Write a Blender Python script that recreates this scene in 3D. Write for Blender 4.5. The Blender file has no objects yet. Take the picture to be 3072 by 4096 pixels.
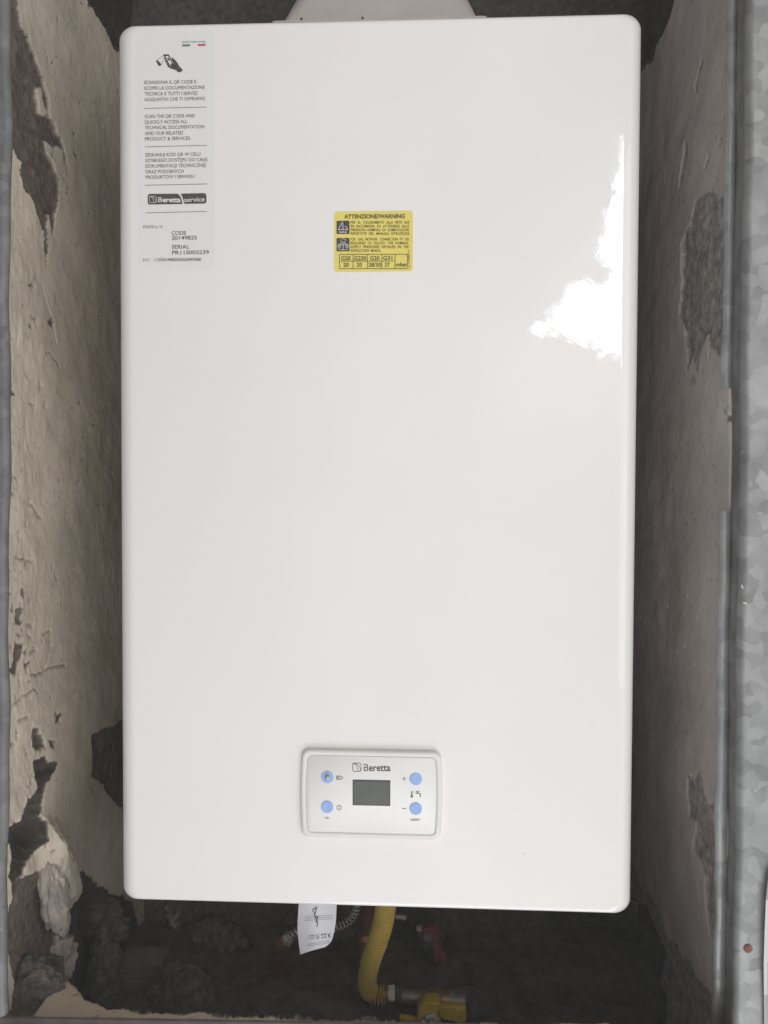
import bpy, math, random
import numpy as np
from mathutils import Vector, Matrix, Euler

random.seed(4)
SC = bpy.context.scene
COL = SC.collection

# ------------------------------------------------------------------ camera
CAM_LOC = (0.03320844, -0.54037512, -0.01404024)
CAM_ROT = (1.5438396, -0.00413987, 0.04840193)
FPX = 800.0                                   # focal length in pixels of a 768x1024 frame
cam_d = bpy.data.cameras.new('camera')
cam_d.sensor_fit = 'VERTICAL'
cam_d.sensor_height = 24.0
cam_d.lens = 24.0 * FPX / 1024.0
cam_d.clip_start = 0.01
cam_d.clip_end = 100
cam = bpy.data.objects.new('camera', cam_d)
cam.location = CAM_LOC
cam.rotation_euler = CAM_ROT
COL.objects.link(cam)
SC.camera = cam

# ------------------------------------------------------------------ view transform
SC.view_settings.view_transform = 'Standard'
SC.view_settings.look = 'None'
SC.view_settings.gamma = 1.0
SC.view_settings.exposure = -0.04
SC.cycles.diffuse_bounces = 8
SC.cycles.max_bounces = 14

# ------------------------------------------------------------------ world: soft daylight of the place behind the photographer
W = bpy.data.worlds.new('World')
SC.world = W
W.use_nodes = True
wt = W.node_tree
wt.nodes.clear()
WN = wt.nodes.new
WL = wt.links.new


def wmath(op, a, b=None, c=None, clamp=False):
    n = WN('ShaderNodeMath')
    n.operation = op
    n.use_clamp = clamp
    for i, v in enumerate((a, b, c)):
        if v is None:
            continue
        if isinstance(v, (int, float)):
            n.inputs[i].default_value = v
        else:
            WL(v, n.inputs[i])
    return n.outputs[0]


tc = WN('ShaderNodeTexCoord')
sp = WN('ShaderNodeSeparateXYZ')
WL(tc.outputs['Generated'], sp.inputs[0])
dx, dy, dz = sp.outputs
behind = wmath('LESS_THAN', dy, -0.05)
ny = wmath('MAXIMUM', wmath('MULTIPLY', dy, -1.0), 0.05)
U = wmath('DIVIDE', dx, ny)
V = wmath('DIVIDE', dz, ny)
nz = WN('ShaderNodeTexNoise')
nz.inputs['Scale'].default_value = 26.0
nz.inputs['Detail'].default_value = 5.0
WL(tc.outputs['Generated'], nz.inputs['Vector'])
nz2 = WN('ShaderNodeTexNoise')
nz2.inputs['Scale'].default_value = 2.2
nz2.inputs['Detail'].default_value = 3.0
WL(tc.outputs['Generated'], nz2.inputs['Vector'])
nz3 = WN('ShaderNodeTexNoise')
nz3.inputs['Scale'].default_value = 95.0
nz3.inputs['Detail'].default_value = 4.0
WL(tc.outputs['Generated'], nz3.inputs['Vector'])
jag = wmath('ADD', wmath('MULTIPLY', wmath('SUBTRACT', nz.outputs[0], 0.5), 0.035), wmath('MULTIPLY', wmath('SUBTRACT', nz3.outputs[0], 0.5), 0.05))
SKY_POLY = [(1136, 690), (1150, 640), (1215, 632), (1268, 560), (1310, 520), (1338, 470), (1345, 360), (1352, 300), (1380, 300), (1380, 790), (1345, 778), (1290, 752), (1235, 730), (1160, 715)]


def cam_ray(px, py):
    """direction of a pixel of the 1659-wide preview"""
    s = 768.0 / 1659.0
    v = Vector(((px * s - 384) / FPX, -(py * s - 512) / FPX, -1.0))
    return Euler(CAM_ROT, 'XYZ').to_matrix() @ v


def halfplane(p, q, soft=0.003):
    """mask that is 1 on the right-hand side of p->q in slope space"""
    (u0, v0), (u1, v1) = p, q
    a, b = (v1 - v0), -(u1 - u0)
    L = math.hypot(a, b)
    a, b = a / L, b / L
    c = -(a * u0 + b * v0)
    d = wmath('ADD', wmath('ADD', wmath('MULTIPLY', U, a), wmath('MULTIPLY', V, b)), c)
    d = wmath('ADD', d, jag)
    return wmath('DIVIDE', wmath('ADD', d, soft), 2 * soft, clamp=True)


def slope(px, py):
    r = cam_ray(px, py)
    return (r.x / r.y, r.z / r.y)


# the gap of open sky between the roofs: two wedges
def wedge(pts, soft=0.003):
    m = None
    for i in range(len(pts)):
        h = halfplane(slope(*pts[i]), slope(*pts[(i + 1) % len(pts)]), soft)
        m = h if m is None else wmath('MULTIPLY', m, h)
    return m


m1 = wedge([(1140, 655), (1225, 628), (1395, 395), (1410, 800), (1235, 738), (1150, 712)])
m2 = wedge([(1300, 560), (1345, 300), (1400, 300), (1400, 600)])
sky_mask = wmath('MULTIPLY', wmath('MAXIMUM', m1, m2), behind)
# broad surroundings: brighter ahead/right and below (sunlit ground), darker to the left and straight above
gU = wmath('MULTIPLY', wmath('ADD', dx, 1.0), 0.5)
base = wmath('ADD', wmath('MULTIPLY', wmath('POWER', gU, 2.2), 0.70), 0.20)
low = wmath('MULTIPLY', wmath('SUBTRACT', 0.15, dz), 0.25)
base = wmath('MAXIMUM', wmath('ADD', base, wmath('MAXIMUM', low, -0.12)), 0.03)
# added for the casing reflection: a broad soft sheen and a halo round the glare
glow = wedge([(1010, 700), (1180, 470), (1330, 180), (1480, 180), (1480, 1010), (1150, 930)], 0.075)
sheen_band = wedge([(560, -200), (1290, -200), (1250, 2600), (520, 2600)], 0.14)
nz4 = WN('ShaderNodeTexNoise')
nz4.inputs['Scale'].default_value = 7.0
nz4.inputs['Detail'].default_value = 3.0
WL(tc.outputs['Generated'], nz4.inputs['Vector'])
patchy = wmath('ADD', 0.45, wmath('MULTIPLY', nz4.outputs[0], 1.1))
base = wmath('ADD', base, wmath('MULTIPLY', wmath('MULTIPLY', glow, 1.1), behind))
base = wmath('ADD', base, wmath('MULTIPLY', wmath('MULTIPLY', wmath('MULTIPLY', sheen_band, 1.15), patchy), behind))
base = wmath('MULTIPLY', base, wmath('ADD', wmath('MULTIPLY', nz2.outputs[0], 1.0), 0.5))
tint = WN('ShaderNodeMix')
tint.data_type = 'RGBA'
tint.inputs[6].default_value = (1.0, 0.94, 0.88, 1)
tint.inputs[7].default_value = (0.93, 0.96, 1.0, 1)
WL(wmath('ADD', wmath('MULTIPLY', dz, -0.8), 0.5, clamp=True), tint.inputs[0])
bg1 = WN('ShaderNodeBackground')
WL(tint.outputs[2], bg1.inputs[0])
WL(base, bg1.inputs[1])
bg2 = WN('ShaderNodeBackground')
bg2.inputs[0].default_value = (0.93, 0.96, 1.0, 1)
bg2.inputs[1].default_value = 14.0
mixw = WN('ShaderNodeMixShader')
WL(sky_mask, mixw.inputs[0])
WL(bg1.outputs[0], mixw.inputs[1])
WL(bg2.outputs[0], mixw.inputs[2])
wo = WN('ShaderNodeOutputWorld')
WL(mixw.outputs[0], wo.inputs[0])


# ------------------------------------------------------------------ large soft daylight from the open side, front right
def area(name, loc, target, sx, sy, power, col):
    d = bpy.data.lights.new(name, 'AREA')
    d.shape = 'RECTANGLE'
    d.size, d.size_y = sx, sy
    d.energy = power
    d.color = col
    o = bpy.data.objects.new(name, d)
    o.location = loc
    o.rotation_euler = (Vector(target) - Vector(loc)).to_track_quat('-Z', 'Y').to_euler()
    COL.objects.link(o)
    return o


area('daylight', (1.05, -1.35, 0.15), (-0.08, 0.0, 0.0), 1.1, 1.4, 7.0, (1.0, 0.985, 0.96))
area('low_fill', (0.30, -1.05, -1.38), (0.0, 0.0, -0.05), 1.1, 0.8, 10.0, (0.99, 0.99, 1.0))  # added fill lamp from below, standing in for bounced light


# ------------------------------------------------------------------ pixel helpers (full-size photo pixels, 3072 x 4096)
CM = Euler(CAM_ROT, 'XYZ').to_matrix()
CL = Vector(CAM_LOC)


def ray(fx, fy):
    return CM @ Vector(((fx / 4 - 384) / FPX, -(fy / 4 - 512) / FPX, -1.0))


def onY(fx, fy, Y):
    r = ray(fx, fy)
    return CL + r * ((Y - CL.y) / r.y)


def onX(fx, fy, X):
    r = ray(fx, fy)
    return CL + r * ((X - CL.x) / r.x)


def onZ(fx, fy, Z):
    r = ray(fx, fy)
    return CL + r * ((Z - CL.z) / r.z)


# ------------------------------------------------------------------ numpy noise
def _hash(ix, iy, seed):
    h = (ix.astype(np.int64) * 374761393 + iy.astype(np.int64) * 668265263 + seed * 974711) & 0x7fffffff
    h = ((h ^ (h >> 13)) * 1274126177) & 0x7fffffff
    h = h ^ (h >> 16)
    return (h & 0xffff) / 65535.0


def vnoise(x, y, seed=0):
    ix, iy = np.floor(x), np.floor(y)
    fx, fy = x - ix, y - iy
    fx = fx * fx * (3 - 2 * fx)
    fy = fy * fy * (3 - 2 * fy)
    a, b = _hash(ix, iy, seed), _hash(ix + 1, iy, seed)
    c, d = _hash(ix, iy + 1, seed), _hash(ix + 1, iy + 1, seed)
    return (a * (1 - fx) + b * fx) * (1 - fy) + (c * (1 - fx) + d * fx) * fy - 0.5


def fbm(x, y, s, octv=5, seed=0, gain=0.5):
    t = 0
    a = 1.0
    for k in range(octv):
        t = t + a * vnoise(x * s, y * s, seed + k * 7)
        s *= 2.03
        a *= gain
    return t


def sdf(px, py, poly):
    """signed distance, positive inside"""
    P = np.array(poly, float)
    Q = np.roll(P, -1, axis=0)
    d2 = np.full(px.shape, 1e9)
    ins = np.zeros(px.shape, bool)
    for (x0, y0), (x1, y1) in zip(P, Q):
        ex, ey = x1 - x0, y1 - y0
        t = np.clip(((px - x0) * ex + (py - y0) * ey) / (ex * ex + ey * ey + 1e-18), 0, 1)
        d2 = np.minimum(d2, (px - x0 - t * ex) ** 2 + (py - y0 - t * ey) ** 2)
        if y0 != y1:
            c = ((y0 > py) != (y1 > py)) & (px < (x1 - x0) * (py - y0) / (y1 - y0) + x0)
            ins ^= c
    d = np.sqrt(d2)
    return np.where(ins, d, -d)


def sstep(x, a, b):
    t = np.clip((x - a) / (b - a), 0, 1)
    return t * t * (3 - 2 * t)


# ------------------------------------------------------------------ materials
def new_mat(name):
    m = bpy.data.materials.new(name)
    m.use_nodes = True
    return m, m.node_tree, m.node_tree.nodes['Principled BSDF']


def simple(name, col, rough=0.5, metal=0.0, coat=0.0, noise=0.0, nscale=60, bump=0.0, bscale=200, spec=0.5):
    m, t, b = new_mat(name)
    b.inputs['Base Color'].default_value = (*col, 1)
    b.inputs['Roughness'].default_value = rough
    b.inputs['Metallic'].default_value = metal
    b.inputs['Coat Weight'].default_value = coat
    b.inputs['Coat Roughness'].default_value = 0.05
    b.inputs['Specular IOR Level'].default_value = spec
    co = t.nodes.new('ShaderNodeTexCoord')
    if noise:
        n = t.nodes.new('ShaderNodeTexNoise')
        n.inputs['Scale'].default_value = nscale
        n.inputs['Detail'].default_value = 6
        t.links.new(co.outputs['Object'], n.inputs['Vector'])
        r = t.nodes.new('ShaderNodeValToRGB')
        r.color_ramp.elements[0].position = 0.3
        r.color_ramp.elements[1].position = 0.72
        r.color_ramp.elements[0].color = (*[c * (1 - noise) for c in col], 1)
        r.color_ramp.elements[1].color = (*[min(1, c * (1 + noise)) for c in col], 1)
        t.links.new(n.outputs[0], r.inputs[0])
        t.links.new(r.outputs[0], b.inputs['Base Color'])
    if bump:
        n = t.nodes.new('ShaderNodeTexNoise')
        n.inputs['Scale'].default_value = bscale
        n.inputs['Detail'].default_value = 4
        t.links.new(co.outputs['Object'], n.inputs['Vector'])
        bp = t.nodes.new('ShaderNodeBump')
        bp.inputs['Strength'].default_value = 1.0
        bp.inputs['Distance'].default_value = bump
        t.links.new(n.outputs[0], bp.inputs['Height'])
        t.links.new(bp.outputs[0], b.inputs['Normal'])
    return m


def enamel():
    m, t, b = new_mat('white_enamel')
    b.inputs['Base Color'].default_value = (0.80, 0.785, 0.765, 1)
    b.inputs['Roughness'].default_value = 0.42
    b.inputs['Specular IOR Level'].default_value = 0.3
    b.inputs['Coat Weight'].default_value = 1.0
    b.inputs['Coat Roughness'].default_value = 0.022
    b.inputs['Coat IOR'].default_value = 1.55
    co = t.nodes.new('ShaderNodeTexCoord')
    n = t.nodes.new('ShaderNodeTexNoise')           # orange peel of powder coat
    n.inputs['Scale'].default_value = 330
    n.inputs['Detail'].default_value = 2
    n2 = t.nodes.new('ShaderNodeTexNoise')          # slow waviness of thin sheet
    n2.inputs['Scale'].default_value = 9
    n2.inputs['Detail'].default_value = 2
    t.links.new(co.outputs['Object'], n.inputs['Vector'])
    t.links.new(co.outputs['Object'], n2.inputs['Vector'])
    a = t.nodes.new('ShaderNodeMath')
    a.operation = 'MULTIPLY_ADD'
    a.inputs[1].default_value = 12.0
    t.links.new(n2.outputs[0], a.inputs[0])
    t.links.new(n.outputs[0], a.inputs[2])
    bp = t.nodes.new('ShaderNodeBump')
    bp.inputs['Strength'].default_value = 1.0
    bp.inputs['Distance'].default_value = 0.0000085
    t.links.new(a.outputs[0], bp.inputs['Height'])
    t.links.new(bp.outputs[0], b.inputs['Coat Normal'])
    # faint tint drift of the enamel
    n3 = t.nodes.new('ShaderNodeTexNoise')
    n3.inputs['Scale'].default_value = 5
    t.links.new(co.outputs['Object'], n3.inputs['Vector'])
    r = t.nodes.new('ShaderNodeValToRGB')
    r.color_ramp.elements[0].position = 0.35
    r.color_ramp.elements[1].position = 0.65
    r.color_ramp.elements[0].color = (0.80, 0.768, 0.75, 1)
    r.color_ramp.elements[1].color = (0.79, 0.785, 0.765, 1)
    t.links.new(n3.outputs[0], r.inputs[0])
    t.links.new(r.outputs[0], b.inputs['Base Color'])
    return m


def galvanised(name, k=1.0, rough=0.5):
    m, t, b = new_mat(name)
    co = t.nodes.new('ShaderNodeTexCoord')
    wob = t.nodes.new('ShaderNodeTexNoise')
    wob.inputs['Scale'].default_value = 60
    wob.inputs['Detail'].default_value = 3
    t.links.new(co.outputs['Object'], wob.inputs['Vector'])
    mx = t.nodes.new('ShaderNodeVectorMath')
    mx.operation = 'MULTIPLY_ADD'
    mx.inputs[1].default_value = (0.012, 0.012, 0.012)
    t.links.new(wob.outputs['Color'], mx.inputs[0])
    t.links.new(co.outputs['Object'], mx.inputs[2])
    v = t.nodes.new('ShaderNodeTexVoronoi')
    v.inputs['Scale'].default_value = 115
    t.links.new(mx.outputs[0], v.inputs['Vector'])
    n = t.nodes.new('ShaderNodeTexNoise')
    n.inputs['Scale'].default_value = 40
    n.inputs['Detail'].default_value = 5
    t.links.new(co.outputs['Object'], n.inputs['Vector'])
    sv = t.nodes.new('ShaderNodeSeparateColor')
    t.links.new(v.outputs['Color'], sv.inputs[0])
    ad = t.nodes.new('ShaderNodeMath')
    ad.operation = 'MULTIPLY_ADD'
    ad.inputs[1].default_value = 0.40
    t.links.new(sv.outputs[0], ad.inputs[0])
    t.links.new(n.outputs[0], ad.inputs[2])
    r = t.nodes.new('ShaderNodeValToRGB')
    e = r.color_ramp.elements
    e[0].position = 0.35
    e[0].color = (0.27 * k, 0.275 * k, 0.275 * k, 1)
    e[1].position = 1.05
    e[1].color = (0.47 * k, 0.475 * k, 0.475 * k, 1)
    t.links.new(ad.outputs[0], r.inputs[0])
    t.links.new(r.outputs[0], b.inputs['Base Color'])
    b.inputs['Metallic'].default_value = 0.35
    rr = t.nodes.new('ShaderNodeMapRange')
    rr.inputs['To Min'].default_value = rough - 0.1
    rr.inputs['To Max'].default_value = rough + 0.12
    t.links.new(sv.outputs[1], rr.inputs['Value'])
    t.links.new(rr.outputs[0], b.inputs['Roughness'])
    bp = t.nodes.new('ShaderNodeBump')
    bp.inputs['Distance'].default_value = 0.0006
    bp.inputs['Strength'].default_value = 0.6
    t.links.new(ad.outputs[0], bp.inputs['Height'])
    t.links.new(bp.outputs[0], b.inputs['Normal'])
    return m


def masonry(name, plaster=(0.50, 0.44, 0.365), mortar=(0.17, 0.140, 0.120), dark=(0.085, 0.075, 0.067)):
    """layer 0 = plaster skin, 1 = mortar below, 2 = bare dark masonry (attribute written per vertex from the relief)"""
    m, t, b = new_mat(name)
    co = t.nodes.new('ShaderNodeTexCoord')
    at = t.nodes.new('ShaderNodeAttribute')
    at.attribute_name = 'layer'

    def noi(s, d=6, r=0.55):
        n = t.nodes.new('ShaderNodeTexNoise')
        n.inputs['Scale'].default_value = s
        n.inputs['Detail'].default_value = d
        n.inputs['Roughness'].default_value = r
        t.links.new(co.outputs['Object'], n.inputs['Vector'])
        return n

    def ramp(src, p0, c0, p1, c1):
        r = t.nodes.new('ShaderNodeValToRGB')
        r.color_ramp.elements[0].position = p0
        r.color_ramp.elements[0].color = (*c0, 1)
        r.color_ramp.elements[1].position = p1
        r.color_ramp.elements[1].color = (*c1, 1)
        t.links.new(src, r.inputs[0])
        return r

    sc = lambda c, k: tuple(min(1, x * k) for x in c)
    na, nb, nc = noi(14), noi(160, 5, 0.65), noi(45, 6, 0.6)
    pl = ramp(na.outputs[0], 0.32, sc(plaster, 0.84), 0.68, sc(plaster, 1.12))
    mo = ramp(nb.outputs[0], 0.33, sc(mortar, 0.55), 0.70, sc(mortar, 1.35))
    dk = ramp(nc.outputs[0], 0.35, sc(dark, 0.6), 0.75, sc(dark, 1.5))
    # fine specks in the plaster
    sp_ = ramp(nb.outputs[0], 0.30, (0.62, 0.6, 0.57), 0.42, (1, 1, 1))
    mu = t.nodes.new('ShaderNodeMix')
    mu.data_type = 'RGBA'
    mu.blend_type = 'MULTIPLY'
    mu.inputs[0].default_value = 0.8
    t.links.new(pl.outputs[0], mu.inputs[6])
    t.links.new(sp_.outputs[0], mu.inputs[7])

    def mr(a0, a1):
        x = t.nodes.new('ShaderNodeMapRange')
        x.inputs['From Min'].default_value = a0
        x.inputs['From Max'].default_value = a1
        t.links.new(at.outputs['Fac'], x.inputs['Value'])
        return x.outputs[0]

    m1 = t.nodes.new('ShaderNodeMix')
    m1.data_type = 'RGBA'
    t.links.new(mr(0.1, 0.9), m1.inputs[0])
    t.links.new(mu.outputs[2], m1.inputs[6])
    t.links.new(mo.outputs[0], m1.inputs[7])
    m2 = t.nodes.new('ShaderNodeMix')
    m2.data_type = 'RGBA'
    t.links.new(mr(1.1, 1.9), m2.inputs[0])
    t.links.new(m1.outputs[2], m2.inputs[6])
    t.links.new(dk.outputs[0], m2.inputs[7])
    t.links.new(m2.outputs[2], b.inputs['Base Color'])
    b.inputs['Roughness'].default_value = 0.92
    b.inputs['Specular IOR Level'].default_value = 0.2
    bp = t.nodes.new('ShaderNodeBump')
    bp.inputs['Strength'].default_value = 1.0
    bp.inputs['Distance'].default_value = 0.0011
    hm = t.nodes.new('ShaderNodeMath')
    hm.operation = 'MULTIPLY'
    t.links.new(nb.outputs[0], hm.inputs[0])
    ha = t.nodes.new('ShaderNodeMapRange')
    ha.inputs['From Max'].default_value = 1.0
    ha.inputs['To Min'].default_value = 0.28
    ha.inputs['To Max'].default_value = 1.3
    t.links.new(at.outputs['Fac'], ha.inputs['Value'])
    t.links.new(ha.outputs[0], hm.inputs[1])
    t.links.new(hm.outputs[0], bp.inputs['Height'])
    t.links.new(bp.outputs[0], b.inputs['Normal'])
    return m


M = {}
M['enamel'] = enamel()
M['galv'] = galvanised('galvanised_steel', 0.70)
M['galv_lip'] = galvanised('lit_galvanised_lip', 1.05, 0.42)  # same steel coloured lighter, because the lip catches the light
M['galv_shaded'] = galvanised('shaded_galvanised_steel', 0.42, 0.6)  # same steel coloured darker, shade of the left jamb put into it
M['masonry'] = masonry('plastered_masonry', (0.63, 0.555, 0.46), (0.165, 0.135, 0.115), (0.08, 0.07, 0.062))
M['masonry_right'] = masonry('plastered_masonry_pinkish', (0.66, 0.605, 0.575), (0.44, 0.41, 0.38), (0.20, 0.18, 0.165))
M['back'] = masonry('bare_masonry', (0.32, 0.29, 0.26), (0.13, 0.121, 0.109), (0.075, 0.069, 0.062))
M['pit'] = masonry('broken_floor_plaster', (0.58, 0.48, 0.37), (0.17, 0.145, 0.13), (0.12, 0.107, 0.095))
M['sticker'] = simple('silver_white_sticker', (0.745, 0.738, 0.722), 0.45, spec=0.3)
M['ink'] = simple('dark_grey_ink', (0.07, 0.065, 0.065), 0.6, noise=0.25, nscale=500)
M['ink2'] = simple('mid_grey_ink', (0.16, 0.15, 0.145), 0.6, noise=0.2, nscale=500)
M['green'] = simple('green_ink', (0.12, 0.22, 0.15), 0.6)
M['red_ink'] = simple('red_ink', (0.52, 0.09, 0.10), 0.6)
M['yellow_label'] = simple('yellow_label', (0.78, 0.66, 0.17), 0.5, noise=0.04, nscale=30, spec=0.3)
M['yellow_ink'] = simple('brown_black_ink', (0.10, 0.085, 0.04), 0.6)
M['bezel'] = simple('white_plastic_bezel', (0.74, 0.725, 0.715), 0.38, noise=0.03, nscale=20)
M['plate'] = simple('white_membrane', (0.77, 0.76, 0.74), 0.42, noise=0.02, nscale=20)
M['button'] = simple('pale_blue_button', (0.29, 0.45, 0.78), 0.4, noise=0.05, nscale=200)
M['lcd'] = simple('grey_liquid_crystal', (0.10, 0.105, 0.10), 0.22, noise=0.12, nscale=70)
M['lcd_edge'] = simple('dark_display_rim', (0.045, 0.045, 0.045), 0.4)
M['steel'] = simple('dull_steel', (0.55, 0.53, 0.50), 0.38, 0.5, noise=0.25, nscale=150)
M['pipe'] = simple('zinc_pipe', (0.30, 0.295, 0.285), 0.5, 0.6, noise=0.35, nscale=90, bump=0.0006, bscale=160)
M['dullpipe'] = simple('grimy_pipe', (0.13, 0.12, 0.11), 0.6, 0.4, noise=0.4, nscale=70, bump=0.001, bscale=120)
M['brass'] = simple('brass', (0.34, 0.22, 0.10), 0.45, 0.8, noise=0.3, nscale=90)
M['copper'] = simple('copper', (0.33, 0.14, 0.08), 0.45, 0.8, noise=0.3, nscale=90)
M['yellow_hose'] = simple('yellow_plastic_coating', (0.52, 0.37, 0.07), 0.5, noise=0.14, nscale=60)
M['yellow_paint'] = simple('yellow_paint', (0.60, 0.42, 0.04), 0.42, noise=0.18, nscale=90, bump=0.0005, bscale=250)
M['red'] = simple('dull_red_plastic', (0.19, 0.035, 0.04), 0.75, noise=0.6, nscale=150)
M['paper'] = simple('white_paper', (0.80, 0.80, 0.86), 0.7, noise=0.03, nscale=20)
M['hood'] = simple('grey_aluminised_sheet', (0.52, 0.48, 0.46), 0.5, 0.0, noise=0.06, nscale=50)
M['brick'] = simple('dark_hollow_brick', (0.16, 0.15, 0.13), 0.9, noise=0.35, nscale=60, bump=0.0008, bscale=200)
M['lump'] = simple('grey_mortar', (0.11, 0.102, 0.09), 0.95, noise=0.55, nscale=130, bump=0.003, bscale=320)
M['lump_pale'] = simple('pale_mortar', (0.42, 0.37, 0.33), 0.95, noise=0.35, nscale=70, bump=0.0015, bscale=150)
M['rust'] = simple('rust', (0.20, 0.085, 0.06), 0.8, noise=0.4, nscale=400)
M['bare'] = simple('pale_zinc', (0.78, 0.76, 0.70), 0.35, 0.1)
M['plastic_sheet'] = simple('white_plastic_sheet', (0.60, 0.60, 0.59), 0.3, noise=0.05, nscale=40)
M['rail_shaded'] = simple('shaded_rail_steel', (0.07, 0.05, 0.05), 0.6, noise=0.4, nscale=60)  # frame rail coloured dark for the shadow it lies in


# ------------------------------------------------------------------ mesh builder
class MB:
    def __init__(self):
        self.v, self.f = [], []

    def add(self, vs, fs):
        k = len(self.v)
        self.v += [tuple(p) for p in vs]
        self.f += [tuple(i + k for i in f) for f in fs]
        return self

    def grid(self, rows, close=False):
        n = len(rows[0])
        vs = [p for r in rows for p in r]
        fs = []
        for i in range(len(rows) - 1):
            for j in range(n if close else n - 1):
                a, b = i * n + j, i * n + (j + 1) % n
                fs.append((a, b, b + n, a + n))
        return self.add(vs, fs)

    def loft(self, rings, cap0=True, cap1=True):
        n = len(rings[0])
        vs = [p for r in rings for p in r]
        fs = []
        for i in range(len(rings) - 1):
            for j in range(n):
                a, b = i * n + j, i * n + (j + 1) % n
                fs.append((a, b, b + n, a + n))
        if cap0:
            fs.append(tuple(range(n))[::-1])
        if cap1:
            fs.append(tuple((len(rings) - 1) * n + j for j in range(n)))
        return self.add(vs, fs)

    def box(self, lo, hi):
        (x0, y0, z0), (x1, y1, z1) = lo, hi
        return self.loft([[(x0, y0, z), (x1, y0, z), (x1, y1, z), (x0, y1, z)] for z in (z0, z1)])

    def build(self, name, mat, parent=None, smooth=True, label=None, angle=35):
        me = bpy.data.meshes.new(name)
        me.from_pydata(self.v, [], self.f)
        me.validate()
        import bmesh
        bm = bmesh.new()
        bm.from_mesh(me)
        bmesh.ops.recalc_face_normals(bm, faces=bm.faces)
        if smooth:
            for f in bm.faces:
                f.smooth = True
            for e in bm.edges:
                if len(e.link_faces) == 2 and e.calc_face_angle(0) > math.radians(angle):
                    e.smooth = False
        bm.to_mesh(me)
        bm.free()
        me.materials.append(mat)
        o = bpy.data.objects.new(name, me)
        COL.objects.link(o)
        if parent is not None:
            o.parent = parent
            o.matrix_parent_inverse = Matrix.Identity(4)
            # vertices are in world space: take the whole chain of empties off
            wl = world_loc(parent)
            o.location = -wl
        if label:
            o['label'] = label
        return o


def world_loc(o):
    v = Vector((0, 0, 0))
    while o is not None:
        v += Vector(o.location)
        o = o.parent
    return v


def empty(name, loc, label, cat, group=None):
    o = bpy.data.objects.new(name, None)
    o.location = loc
    o.empty_display_size = 0.02
    COL.objects.link(o)
    tag(o, label, cat, group)
    return o


def tag(o, label=None, cat=None, group=None, kind=None):
    if label:
        o['label'] = label
    if cat:
        o['category'] = cat
    if group:
        o['group'] = group
    if kind:
        o['kind'] = kind
    return o


# ------------------------------------------------------------------ shape helpers
def rrect(hx, hz, r, bulge=0.0, seg=8, cx=0, cz=0, bz=0.0):
    pts = []
    r = max(r, 1e-5)
    for sx, sz, a0 in ((1, 1, 0), (-1, 1, 90), (-1, -1, 180), (1, -1, 270)):
        for k in range(seg + 1):
            a = math.radians(a0 + 90 * k / seg)
            pts.append([sx * (hx - r) + r * math.cos(a), sz * (hz - r) + r * math.sin(a)])
    # subdivide straight runs so that a bulge can bend them
    out = []
    n = len(pts)
    for i in range(n):
        p, q = pts[i], pts[(i + 1) % n]
        L = math.hypot(q[0] - p[0], q[1] - p[1])
        m = 8 if i % (seg + 1) == seg else 1
        for k in range(m):
            out.append([p[0] + (q[0] - p[0]) * k / m, p[1] + (q[1] - p[1]) * k / m])
    for p in out:
        x, z = p
        p[0] = x + (bulge * (1 - (z / hz) ** 2) * (x / hx)) + cx
        p[1] = z + (bz * (1 - (x / hx) ** 2) * (z / hz)) + cz
    return out


def smooth_path(pts, n):
    """Catmull-Rom through points, resampled to n samples of equal length"""
    P = [Vector(p) for p in pts]
    P = [P[0] * 2 - P[1]] + P + [P[-1] * 2 - P[-2]]
    raw = []
    for i in range(1, len(P) - 2):
        p0, p1, p2, p3 = P[i - 1:i + 3]
        for k in range(24):
            t = k / 24
            raw.append(0.5 * ((2 * p1) + (p2 - p0) * t + (2 * p0 - 5 * p1 + 4 * p2 - p3) * t * t + (3 * p1 - p0 - 3 * p2 + p3) * t ** 3))
    raw.append(P[-2])
    L = [0]
    for a, b in zip(raw, raw[1:]):
        L.append(L[-1] + (b - a).length)
    out = []
    j = 0
    for k in range(n):
        s = L[-1] * k / (n - 1)
        while j < len(L) - 2 and L[j + 1] < s:
            j += 1
        t = (s - L[j]) / max(1e-9, L[j + 1] - L[j])
        out.append(raw[j].lerp(raw[j + 1], min(1, t)))
    return out, L[-1]


def frames(path):
    T = [(path[min(i + 1, len(path) - 1)] - path[max(i - 1, 0)]).normalized() for i in range(len(path))]
    n = T[0].orthogonal().normalized()
    F = []
    for t in T:
        n = (n - t * n.dot(t)).normalized()
        F.append((t, n, t.cross(n)))
    return F


def tube(mb, path, rad, seg=20, cap=True):
    F = frames(path)
    rings = []
    for i, (p, (t, n, b)) in enumerate(zip(path, F)):
        r = rad(i) if callable(rad) else rad
        rings.append([p + n * (r * math.cos(2 * math.pi * k / seg)) + b * (r * math.sin(2 * math.pi * k / seg)) for k in range(seg)])
    return mb.loft(rings, cap, cap)


def cyl(mb, a, b, prof, seg=24):
    """prof: list of (t along a->b in 0..1, radius); seg 6 gives a hex nut"""
    a, b = Vector(a), Vector(b)
    t = (b - a).normalized()
    n = t.orthogonal().normalized()
    c = t.cross(n)
    rings = []
    for s, r in prof:
        p = a.lerp(b, s)
        rings.append([p + n * (r * math.cos(2 * math.pi * (k + 0.5) / seg)) + c * (r * math.sin(2 * math.pi * (k + 0.5) / seg)) for k in range(seg)])
    return mb.loft(rings)


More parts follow.
